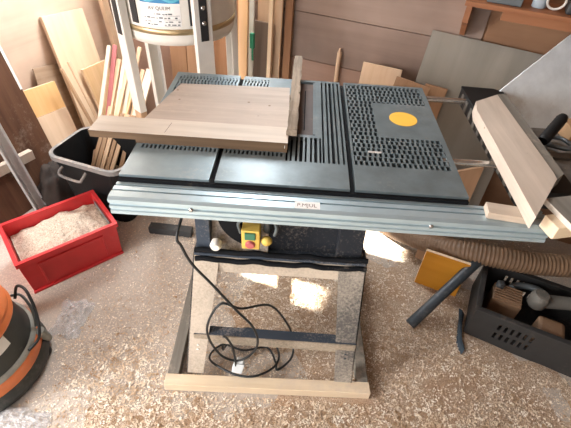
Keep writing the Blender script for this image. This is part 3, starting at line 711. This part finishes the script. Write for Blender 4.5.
MB().box((CW - .024, .05, CH - .075), (CW - .0225, CD - .05, CH - .02)).build('card_slot', 'rim', cr, TC)
# heap in the crate
def heap(name, nx, ny, x0, x1, y0, y1, hf, zb, T, mat, label, cat, kind='stuff'):
    b = MB(); vs = []
    for i in range(nx + 1):
        for j in range(ny + 1):
            x = x0 + (x1 - x0) * i / nx; y = y0 + (y1 - y0) * j / ny; vs.append((x, y, hf(x, y, i in (0, nx) or j in (0, ny))))
    b.add(vs, [(i * (ny + 1) + j, (i + 1) * (ny + 1) + j, (i + 1) * (ny + 1) + j + 1, i * (ny + 1) + j + 1) for i in range(nx) for j in range(ny)], 0, True)
    n0 = len(vs); per = [(i, 0) for i in range(nx)] + [(nx, j) for j in range(ny)] + [(i, ny) for i in range(nx, 0, -1)] + [(0, j) for j in range(ny, 0, -1)]
    ring = [vs[i * (ny + 1) + j] for i, j in per]; m_ = len(ring)
    b.add(ring + [(x, y, zb) for x, y, z in ring], [(k, k + m_, (k + 1) % m_ + m_, (k + 1) % m_) for k in range(m_)] + [tuple(range(m_, 2 * m_))])
    return tag(b.build(name, mat, None, T), label, cat, None, kind)
def hcrate(x, y, e):
    q = .128 + .066 * math.exp(-(((x - .24) / .17) ** 2 + ((y - .15) / .13) ** 2)) + .012 * NZ.noise(V((x * 18, y * 18, 1))) + .005 * NZ.noise(V((x * 70, y * 70, 4)))
    return q
heap('sawdust_heap', 60, 44, .024, CW - .024, .024, CD - .024, hcrate, .016, TC, 'crate_dust', 'heap of pale sawdust filling the red crate', 'sawdust')

# vacuum cleaner
VC = (-1.115, -.155)
va = thing('vacuum_cleaner', 'orange and black workshop vacuum cleaner in front of the red crate', 'vacuum cleaner', (VC[0], VC[1], 0))
va_b = MB().lathe([(.16, .012), (.225, .014), (.228, .03), (.222, .055), (.215, .072)], VC, 48).build('base', 'vac_black', va)
MB().lathe([(.215, .073), (.2165, .076), (.217, .12), (.213, .127)], VC, 48).build('orange_band', 'vac_orange', va)
MB().lathe([(.213, .128), (.214, .131), (.207, .142), (.202, .146)], VC, 48).build('trim_ring', 'vac_grey', va)
MB().lathe([(.201, .147), (.196, .16), (.178, .268)], VC, 48).build('tank', 'vac_black', va)
MB().lathe([(.178, .269), (.186, .271), (.188, .284), (.180, .292), (.179, .306), (.183, .310), (.183, .318), (.176, .325), (.15, .37), (.10, .395), (.04, .402)], VC, 48).build('lid', 'vac_orange', va)
for q in (20, 110, 200, 290):
    a = math.radians(q); c = (VC[0] + .205 * math.cos(a), VC[1] + .205 * math.sin(a))
    MB().lathe([(.018, 0), (.026, .006), (.026, .02), (.018, .026)], c, 16).build('caster', 'black', va)
def vp(q, r, z): return (VC[0] + r * math.cos(math.radians(q)), VC[1] + r * math.sin(math.radians(q)), z)
b = MB(); b.tube(spline([vp(50, .195, .24), vp(54, .22, .275), vp(46, .235, .28), vp(36, .24, .26), vp(28, .24, .21), vp(20, .235, .16), vp(12, .23, .14), vp(0, .22, .15)], 6), .0055, 8); b.build('cord', 'cord', va)
b = MB(); b.tube(spline([vp(60, .195, .23), vp(48, .215, .25), vp(38, .225, .22), vp(33, .222, .17), vp(28, .216, .14)], 6), .005, 8); b.build('cord', 'cord_grey', va)
b = MB(); b.lathe([(.1885, .215), (.1805, .262)], VC, 10, 0, math.radians(-30), math.radians(-4), False); b.build('rating_label', 'paper', va)
b = MB(); b.tube([vp(34, .222, .02), vp(26, .23, .08), vp(24, .225, .13)], .016, 10); b.build('latch', 'vac_grey', va)

# crumpled films
def film(name, label, c, w, d, h, seed, n=22):
    b = MB(); vs = []; rg = random.Random(seed)
    for i in range(n + 1):
        for j in range(n + 1):
            u_, v_ = i / n - .5, j / n - .5; rr = 1 + .35 * NZ.noise(V((u_ * 3, v_ * 3, seed)))
            env = max(0, 1 - (2 * abs(u_)) ** 3) * max(0, 1 - (2 * abs(v_)) ** 3)
            z = .003 + env * h * (.5 + .5 * abs(NZ.noise(V((u_ * 7, v_ * 7, seed + 5)))) * 2 + .4 * abs(NZ.noise(V((u_ * 18, v_ * 18, seed)))))
            vs.append((c[0] + u_ * w * rr, c[1] + v_ * d * rr, z))
    b.add(vs, [(i * (n + 1) + j, (i + 1) * (n + 1) + j, (i + 1) * (n + 1) + j + 1, i * (n + 1) + j + 1) for i in range(n) for j in range(n)])
    o = b.build(name, 'film', None)
    s_ = o.modifiers.new('s', 'SOLIDIFY'); s_.thickness = .0006
    return tag(o, label, 'plastic film')
film('plastic_film', 'crumpled clear plastic film on the floor between the crate and the vacuum', (-.885, .085), .13, .17, .03, 3)
film('plastic_film', 'crumpled clear plastic bag lying in front of the vacuum cleaner', (-.885, -.35), .17, .10, .035, 9)

b = MB(); vs = []; nu, nv = 28, 12  # dark lump added to stand for the shade and clutter here
for i in range(nv + 1):
    for k in range(nu):
        q = 2 * PI * k / nu; a_ = PI / 2 * i / nv; c_ = V((math.cos(q) * math.cos(a_) ** .6, math.sin(q) * math.cos(a_) ** .6, math.sin(a_)))
        r_ = 1 + .22 * NZ.noise(c_ * 2.2) + .10 * NZ.noise(c_ * 7)
        vs.append((-1.275 + c_.x * .085 * r_, .835 + c_.y * .10 * r_, max(.001, c_.z * .20 * r_)))
b.add(vs, [(i * nu + k, i * nu + (k + 1) % nu, (i + 1) * nu + (k + 1) % nu, (i + 1) * nu + k) for i in range(nv) for k in range(nu)] + [tuple(range(nu - 1, -1, -1))], 0, True)
tag(b.build('sack', 'sack', None), 'dark crumpled sack on the floor between the brown panel and the black tub', 'sack')
# ------------------------------------------------------------------ dust collector
DC = (-.535, .984); DR = .236
dc = thing('dust_collector', 'white drum dust collector on white legs behind the saw', 'dust collector', (DC[0], DC[1], 0))
dr = MB().lathe([(.21, .905), (.228, .908), (.236, .93), (.236, 1.60), (.20, 1.63), (.05, 1.65)], DC, 64).build('drum', 'drum_white', dc)
MB().lathe([(.237, .951), (.2395, .952), (.2395, .972), (.237, .973)], DC, 64, 0, 0, 2 * PI, False).build('clamp_band', 'brass', dc)
front = math.atan2(-.96, .274)
def dleg(q, rad, w_, name='leg'):
    c = V((DC[0] + rad * math.cos(q), DC[1] + rad * math.sin(q), 0)); T = M.Translation(c) @ M.Rotation(q + PI / 2, 4, 'Z')
    b = MB(); z0 = .60 if w_ == .06 and q < front else 0
    b.box((-w_ / 2, -.003, z0), (w_ / 2, .0, 1.5)); b.box((-w_ / 2, 0, z0), (-w_ / 2 + .003, .028, 1.5)); b.box((w_ / 2 - .003, 0, z0), (w_ / 2, .028, 1.5))
    if z0: MB().box((-.026, -.002, 0), (.026, .028, .599)).build('leg_post', 'stick3', dc, T, .001)['label'] = 'wooden post under the white leg'
    return b.build(name, 'white', dc, T, .001), T
for q, w_ in ((19, .068), (-57, .06), (115, .06), (-147, .065)):
    lg, T = dleg(front + math.radians(q), .272, w_)
    if q in (19, -57):
        sl = MB().box((-.016, -.006, .935), (.016, -.0032, 1.3)).build('slot_plate', 'black', lg, T, .001)
        if q == 19:
            for z in (.99, 1.045, 1.10):
                b = MB(); b.lathe([(.009, 0), (.009, .003), (.006, .006), (.002, .0065)], (0, 0), 16); b.build('bolt', 'chrome', sl, T @ M.Translation((0, -.006, z + .012)) @ M.Rotation(PI / 2, 4, 'X'))
for q in (12, -43):                                                  # black gasket strips on the drum beside the legs
    a = front + math.radians(q); T = M.Translation((DC[0] + .2385 * math.cos(a), DC[1] + .2385 * math.sin(a), 0)) @ M.Rotation(a + PI / 2, 4, 'Z')
    MB().box((-.010 if q > 0 else -.014, -.002, .985), (.004 if q > 0 else .014, .003, 1.58)).build('gasket_strip', 'black', dr, T)
# label on the drum
def onD(q, z, r=.2372): a = front + math.radians(q); return (DC[0] + r * math.cos(a), DC[1] + r * math.sin(a), z)
def dpatch(name, q0, q1, z0, z1, r, mat, parent):
    b = MB(); b.lathe([(r, z0), (r, z1)], DC, 10, 0, front + math.radians(q0), front + math.radians(q1), False); return b.build(name, mat, parent)
lb = dpatch('drum_label', -34, 2, .982, 1.17, .2366, 'paper', dr)
dpatch('label_band', -34.5, 2, 1.065, 1.17, .2370, 'label_blue', lb)
b = MB(); n = 20; vs = []
for k in range(n + 1):
    q = -32 + 34 * k / n; zc = 1.073 - .006 * math.sin(k * .5) + .004
    vs += [onD(q, zc - .004, .2375), onD(q, zc + .006, .2375)]
b.add(vs, [(2 * k, 2 * k + 2, 2 * k + 3, 2 * k + 1) for k in range(n)]); b.build('label_wave', 'label_cyan', lb)
def drumtext(body, size, q, z, mat):
    o = text('label_text', body, size, mat, lb, M.Identity(4), 0)
    for v in o.data.vertices:
        a = front + math.radians(q) + v.co.x / .2376; zz = z + v.co.y; v.co = V((DC[0] + .2376 * math.cos(a), DC[1] + .2376 * math.sin(a), zz))
    return o
drumtext('AV QUI.IM', .0185, -27, 1.042, 'ink')
b = MB(); rg = random.Random(5)
def seg(q0, q1, z0, z1):
    vs = [onD(q0 + (q1 - q0) * k / 4, z, .2376) for k in range(5) for z in (z0, z1)]; b.add(vs, [(2 * k, 2 * k + 2, 2 * k + 3, 2 * k + 1) for k in range(4)])
for row, z in enumerate((1.026, 1.012, .999, .988)):
    q = -32
    while q < 0:
        l = rg.uniform(1.2, 4)
        if rg.random() < .72: seg(q, min(q + l, 1), z, z + rg.choice((.0025, .004, .005)))
        q += l + rg.uniform(.6, 1.6)
for z in (.985, 1.008, 1.022): seg(-14, 1, z, z + .001)
b.build('label_lines', 'can_grey', lb)

# ------------------------------------------------------------------ boards on the back wall
def bwboard(name, label, s0, s1, oT, oB, h, t, mat, cat='board', edge=None, group=None, skew=0):
    O = CORNER + BWd * s0 + BN * oB; v = V((0, 0, 1)) * h + BN * (oT - oB) + BWd * skew
    return board(name, label, cat, O, BWd, v, s1 - s0, v.length, t, mat, edge, group)
bwboard('board', 'wide tan plywood board standing on the back wall right of the drum', 1.085, 1.222, .026, .10, 1.32, .012, 'tan_ply', 'board', 'pine')
bwboard('board', 'narrow red-brown board against the back wall at the plywood seam', 1.232, 1.272, .022, .06, 1.32, .016, 'brown_wood')
bwboard('board', 'dark grey-brown weathered board in front of the tan plywood board', 1.07, 1.18, .08, .15, .835, .014, 'greybrown')
bwboard('stick', 'light orange pine strip standing right of the white drum', 1.010, 1.064, .09, .18, 1.30, .022, 'pine', 'strip', 'pale')
bwboard('stick', 'pale grey painted strip leaning just right of the orange pine strip', 1.083, 1.110, .11, .20, 1.28, .010, 'white_stick', 'strip')
bwboard('stick', 'light edge strip standing in front of the tan plywood board', 1.175, 1.197, .085, .16, 1.25, .02, 'pale', 'strip', None, None, .06)
bwboard('board', 'brown board behind the orange pine strip beside the drum', .90, 1.0, .03, .09, 1.28, .015, 'brown_wood')
bwboard('board', 'brown plank standing behind the collector legs, leftmost under the drum', .50, .615, .03, .10, 1.1, .016, 'brown_plank')
bwboard('board', 'lighter brown plank in the middle below the white drum', .62, .70, .03, .10, 1.1, .016, 'brown_plank2')
bwboard('board', 'dark brown board behind the right leg of the dust collector', .705, .885, .02, .07, 1.15, .015, 'brown_wood')
gp = tag(MB().box((1.100, -.168, .725), (1.122, -.150, .80)).box((1.105, -.16, .66), (1.115, -.154, .725)).build('peg', 'green_plastic', None, bwf(), .002), 'green plastic clip hanging beside the pale grey strip', 'clip')
p = CORNER + BWd * 1.535
tag(MB().tube([p + BN * .02 + V((0, 0, 0)), p + BN * .02 + V((0, 0, .74)), p + BN * .02 + V((0, 0, .765))], [.011, .011, .002], 10).build('stake', 'tan_ply', None, None), 'pointed round stick standing on the back wall behind the saw table', 'stick')
board('board', 'light plywood offcut standing behind the saw, leftmost of three', 'board', (.227, .926, 0), (.926, -.377, 0), (.104, .226, .969), .188, .782, .012, 'tan_ply', 'pale')
board('board', 'brown plywood board behind the saw, middle of the three offcuts', 'board', (.292, .865, 0), (.909, -.40, -.117), (.204, .183, .962), .162, .77, .012, 'board_r')
board('board', 'thick tan board nearest the upper guide rod behind the saw', 'board', (.485, .822, 0), (.923, -.383, -.041), (.123, .193, .974), .101, .75, .02, 'board_r', 'brown_wood')
board('sheet', 'large grey sheet leaning on the back wall below the shelf', 'sheet', (.426, .797, 0), (.922, -.385, -.033), (.155, .288, .945), .478, .985, .012, 'grey_sheet')
board('board', 'orange-brown board end low behind the lower guide rod', 'board', (.64, .56, 0), (.93, -.37, 0), (.02, .07, .99), .13, .6, .018, 'board_r', None, None, .0015, [(0, 0), (.13, 0), (.13, .58), (0, .50)])
O = V((.745, .642, .847)); u = V((.737, .422, .528)); vd = V((.803, -.241, -.546)); vd = (vd - u * vd.dot(u)).normalized()
nn = u.cross(vd); O2 = O + vd * .42
tag(board('sheet', 'white stained sheet leaning askew at the right above the workbench', 'sheet', O2, u, -vd, .52, .42, .012, 'white_sheet'), 'white stained sheet leaning askew at the right above the workbench', 'sheet')

# shelf
sh = thing('shelf', 'brown wooden wall shelf at the upper right', 'shelf', tuple(CORNER + BWd * 2.4 + V((0, 0, 1.09))))
MB().box((2.058, -.18, 1.085), (3.3, -.001, 1.102)).build('shelf_board', 'shelf', sh, bwf(), .001)
for s_ in (2.066, 3.1):
    b = MB(); T = bwf() @ M(((0, 0, 1, s_), (1, 0, 0, 0), (0, 1, 0, 0), (0, 0, 0, 1)))
    b.prism([(-.001, .93), (-.001, 1.0845), (-.165, 1.0845), (-.165, 1.02), (-.12, 1.0), (-.05, .94)], 0, .022, 0, None, T); b.build('bracket', 'shelf', sh, None, .002)
MB().box((2.20, -.165, 1.052), (3.1, -.150, 1.0845)).build('front_lip', 'shelf', sh, bwf(), .001)
def shp(s_, o): return CORNER + BWd * s_ + BN * o
c = shp(2.315, .10); tag(MB().lathe([(.024, 1.1025), (.026, 1.105), (.026, 1.19), (.02, 1.20)], (c.x, c.y), 20).build('tin', 'can_blue'), 'pale blue tin standing on the wall shelf', 'tin')
tag(MB().box((2.13, -.15, 1.1025), (2.255, -.06, 1.135)).build('box', 'can_grey', None, bwf(), .003), 'flat grey box at the left end of the wall shelf', 'box')
P = [shp(2.365 + .03 * math.cos(k / 16 * 2 * PI), .13 + .012 * math.sin(k / 16 * 2 * PI)) + V((0, 0, 1.137 + .03 * math.sin(k / 16 * 2 * PI))) for k in range(17)]
tag(MB().tube(P, .0045, 8).build('wire_ring', 'white', None), 'looped pale wire standing on the wall shelf beside the tin', 'wire')
tag(MB().box((2.405, -.15, 1.1025), (2.60, -.05, 1.145)).build('tool_case', 'tool_dark', None, bwf(), .008), 'dark case on the wall shelf at the right edge', 'case')

# ------------------------------------------------------------------ floor, right
tag(board('box_side', 'amber varnished board standing on the floor under the hose', 'board', (.607, .396, 0), (.93, -.365, 0), (.02, .05, 1), .19, .215, .016, 'amber_box', 'pale'), 'amber varnished board standing on the floor under the hose', 'board').name = 'amber_board'
a, b_ = V((.541, .148, .024)), V((.868, .402, .232)); n = 30
tag(MB().tube([a + (b_ - a) * k / n for k in range(n + 1)], .023, 12).build('pipe', 'pipe', None), 'dark plastic pipe leaning from the floor to the black crate', 'pipe')
hp = spline([(.44, .80, .06), (.50, .72, .055), (.60, .605, .10), (.725, .455, .19), (.80, .41, .222), (.915, .373, .238), (1.05, .35, .24), (1.22, .345, .245), (1.5, .36, .23)], 22)
hs = thing('hose', 'brown ribbed suction hose running below the rail over the black crate', 'hose', (.9, .4, .0))
L_ = [0.]
for k in range(1, len(hp)): L_.append(L_[-1] + (hp[k] - hp[k - 1]).length)
np_, k = [], 0
for i in range(int(L_[-1] / .0052)):
    d = i * .0052
    while L_[k + 1] < d: k += 1
    np_.append(hp[k].lerp(hp[k + 1], (d - L_[k]) / (L_[k + 1] - L_[k])))
hp = np_
rs = [(.0495, .0475, .0405)[k % 3] * (.82 + .18 * min(1, k / 90)) for k in range(len(hp))]
MB().tube(hp, rs, 18).build('ribbed_tube', 'hose', hs)
bc = thing('crate', 'black slotted plastic crate of dusty tools at the lower right', 'crate', (.95, .2, 0))
TK = M.Translation((.770, .138, 0)) @ M.Rotation(math.radians(-23.5), 4, 'Z')
KW, KD, KH = .46, .29, .18
def slotted(x0, x1, y0, y1, z0, z1, slots, axis):
    """a wall with rectangular slots through it"""
    b = MB(); us = sorted({(x0 if axis == 0 else y0), (x1 if axis == 0 else y1), *[q for s_ in slots for q in s_[:2]]}); zs = sorted({z0, z1, *[q for s_ in slots for q in s_[2:]]})
    for i in range(len(us) - 1):
        for j in range(len(zs) - 1):
            uc, zc = (us[i] + us[i + 1]) / 2, (zs[j] + zs[j + 1]) / 2
            if any(s_[0] < uc < s_[1] and s_[2] < zc < s_[3] for s_ in slots): continue
            if axis == 0: b.box((us[i], y0, zs[j]), (us[i + 1], y1, zs[j + 1]))
            else: b.box((x0, us[i], zs[j]), (x1, us[i + 1], zs[j + 1]))
    return b
SLT = [(.10 + k * .024, .112 + k * .024, z, z + .035) for k in range(6) for z in (.05, .105)]
slotted(0, KW, 0, .007, 0, KH, SLT, 0).build('front_wall', 'black_light', bc, TK)
slotted(0, KW, KD - .007, KD, 0, KH, SLT, 0).build('back_wall', 'black_light', bc, TK)
slotted(0, .007, .007, KD - .007, 0, KH, [], 1).build('side_wall', 'black_light', bc, TK)
slotted(KW - .007, KW, .007, KD - .007, 0, KH, [], 1).build('side_wall', 'black_light', bc, TK)
MB().box((.007, .007, 0), (KW - .007, KD - .007, .006)).build('bottom', 'black_light', bc, TK)
b = MB(); b.box((-.008, -.008, KH), (KW + .008, .014, KH + .006)); b.box((-.008, KD - .014, KH), (KW + .008, KD + .008, KH + .006)); b.box((-.008, .014, KH), (.014, KD - .014, KH + .006)); b.box((KW - .014, .014, KH), (KW + .008, KD - .014, KH + .006))
b.build('rim', 'black_light', bc, TK, .002)
def K(x, y, z): return TK @ M.Translation((x, y, z))
mo = thing('motor', 'brown finned motor block in the left half of the black crate', 'motor', tuple((TK @ V((.115, .15, .006)))[:3]))
mb_ = MB(); mb_.box((0, 0, 0), (.115, .10, .150)); mb_.build('housing', 'tool_brown', mo, K(.055, .11, .0065), .006)
b = MB()
for k in range(6): b.box((.004, .006 + k * .0145, .1505), (.109, .012 + k * .0145, .162))
b.build('fin', 'tool_brown', mo, K(.055, .11, .0065))
b = MB(); b.lathe([(.018, .151), (.018, .175), (.01, .18)], (.02, .075), 16); b.build('terminal', 'tool_dark', mo, K(.055, .11, .0065))
bt = tag(MB().box((0, 0, 0), (.10, .08, .150)).build('battery', 'tool_brown', None, K(.235, .04, .0065), .014), 'brown rounded battery pack under the grey power tool in the black crate', 'battery')
pt = thing('power_tool', 'grey power tool with round head lying across the black crate', 'power tool', tuple((TK @ V((.3, .13, .13)))[:3]))
b = MB(); P0 = TK @ V((.215, .150, .192)); P1 = TK @ V((.445, .235, .20)); d = P1 - P0
b.tube([P0 + d * t for t in (0, .08, .2, .6, .62, .9, 1)], [.022, .027, .028, .026, .030, .030, .024], 16); b.build('barrel', 'tool_grey', pt)
b = MB(); dn = d.normalized(); q = P0 + V((0, 0, -.03)); b.tube([q, q + V((0, 0, .012)), q + V((0, 0, .06)), q + V((0, 0, .072))], [.026, .035, .037, .026], 18); b.build('head', 'tool_grey', pt)
P = [TK @ V((.14 + .07 * math.cos(t) + .05, .20 + .045 * math.sin(t), .16 + .006 * math.sin(t * 2))) for t in [PI * (.05 + .95 * k / 16) for k in range(17)]]
tag(MB().tube(P, .014, 10).build('hose_piece', 'can_grey', None), 'grey bent hose piece behind the motor in the black crate', 'hose piece')
rg_ = [(.790, .250), (.752, .165), (.722, .085), (.727, .028), (.743, .045), (.748, .095), (.772, .155), (.806, .235)]
b = MB(); n = len(rg_); vs = [(x, y, .002) for x, y in rg_] + [(.6 * x + .4 * .748, y, .032 + .012 * NZ.noise(V((x * 40, y * 40, 2)))) for x, y in rg_]
b.add(vs, [tuple(range(n))[::-1], tuple(range(n, 2 * n))] + [(i, (i + 1) % n, (i + 1) % n + n, i + n) for i in range(n)])
tag(b.build('rag', 'rag', None, None, .003), 'dark blue-grey rag strip on the floor beside the black crate', 'rag')
tag(MB().box((0, 0, 0), (.22, .045, .04)).build('beam', 'tool_dark', None, M.Translation((-.715, .60, 0)) @ M.Rotation(math.radians(-3), 4, 'Z'), .002), 'short dark wood beam on the floor left of the saw stand', 'beam')
# ------------------------------------------------------------------ sawdust on the floor
def hfloor(x, y, e):
    if e: return -.012
    n1 = NZ.noise(V((x * 3.1, y * 3.1, 3.3))); n2 = NZ.noise(V((x * 9, y * 9, 7))); n3 = NZ.noise(V((x * 34, y * 34, 1)))
    a = -.0075
    a += .015 * math.exp(-(((x - .02) / .36) ** 2 + ((y - .30) / .32) ** 2))            # under the saw
    a += .012 * math.exp(-(((x - .30) / .75) ** 2 + ((y + .32) / .16) ** 2))            # along the front beam
    a += .012 * math.exp(-(((x - .62) / .22) ** 2 + ((y - .15) / .45) ** 2))            # right of the stand
    a += .013 * math.exp(-(((x - .75) / .55) ** 2 + ((y + .10) / .5) ** 2))
    a += .006 * math.exp(-(((x + .55) / .25) ** 2 + ((y + .30) / .2) ** 2))
    return a + .006 * n1 + .004 * n2 + .0006 * n3
heap('sawdust', 210, 130, -.86, 1.5, -.62, .86, hfloor, -.02, M.Identity(4), 'sawdust', 'loose sawdust spread over the floor around the saw stand', 'sawdust')
b = MB(); rg = random.Random(11); cnt = 0
def on_floor_free(x, y):
    if abs(y + .165) < .035 and -.43 < x < .35: return False
    if (x - VC[0]) ** 2 + (y - VC[1]) ** 2 < .24 ** 2: return False
    q = TC.inverted() @ V((x, y, 0))
    if -.01 < q.x < CW + .01 and -.01 < q.y < CD + .01: return False
    q = TK.inverted() @ V((x, y, 0))
    if -.02 < q.x < KW + .02 and -.02 < q.y < KD + .02: return False
    return True
while cnt < 52000:
    x = rg.uniform(-.95, 1.3); y = rg.uniform(-.6, .85)
    d_ = .12 + 1.1 * math.exp(-(((x - .1) / .6) ** 2 + ((y + .33) / .14) ** 2)) + .8 * math.exp(-(((x + .58) / .2) ** 2 + ((y + .22) / .25) ** 2)) + .6 * math.exp(-(((x) / .4) ** 2 + ((y - .25) / .3) ** 2)) + .5 * math.exp(-(((x - .7) / .4) ** 2 + ((y + .1) / .35) ** 2))
    d_ *= .5 + .9 * max(0, .5 + NZ.noise(V((x * 6, y * 6, 20))))
    if rg.random() > d_ or not on_floor_free(x, y): continue
    z = max(.0005, hfloor(x, y, False)) + rg.uniform(.0005, .004); q = rg.uniform(0, 2 * PI); l = rg.uniform(.0011, .0034) * (1.9 if rg.random() < .05 else 1); w_ = l * rg.uniform(.3, .7)
    cx_, sx_ = math.cos(q), math.sin(q); ti = rg.uniform(-.5, .5); tj = rg.uniform(-.5, .5)
    vs = [(x + (a_ * cx_ * l - c_ * sx_ * w_), y + (a_ * sx_ * l + c_ * cx_ * w_), z + (a_ * ti * l * .5 + c_ * tj * w_ * .5) + (.0012 if c_ else 0) + .0008 * abs(a_)) for a_, c_ in ((-1, -1), (1, -1), (1, 1), (-1, 1))]
    b.add(vs, [(0, 1, 2, 3)]); cnt += 1
sv = b.build('wood_shavings', 'chip', None); tag(sv, 'pale wood shavings and chips scattered over the concrete floor', 'shavings', None, 'stuff')
sm = sv.modifiers.new('s', 'SOLIDIFY'); sm.thickness = .0006
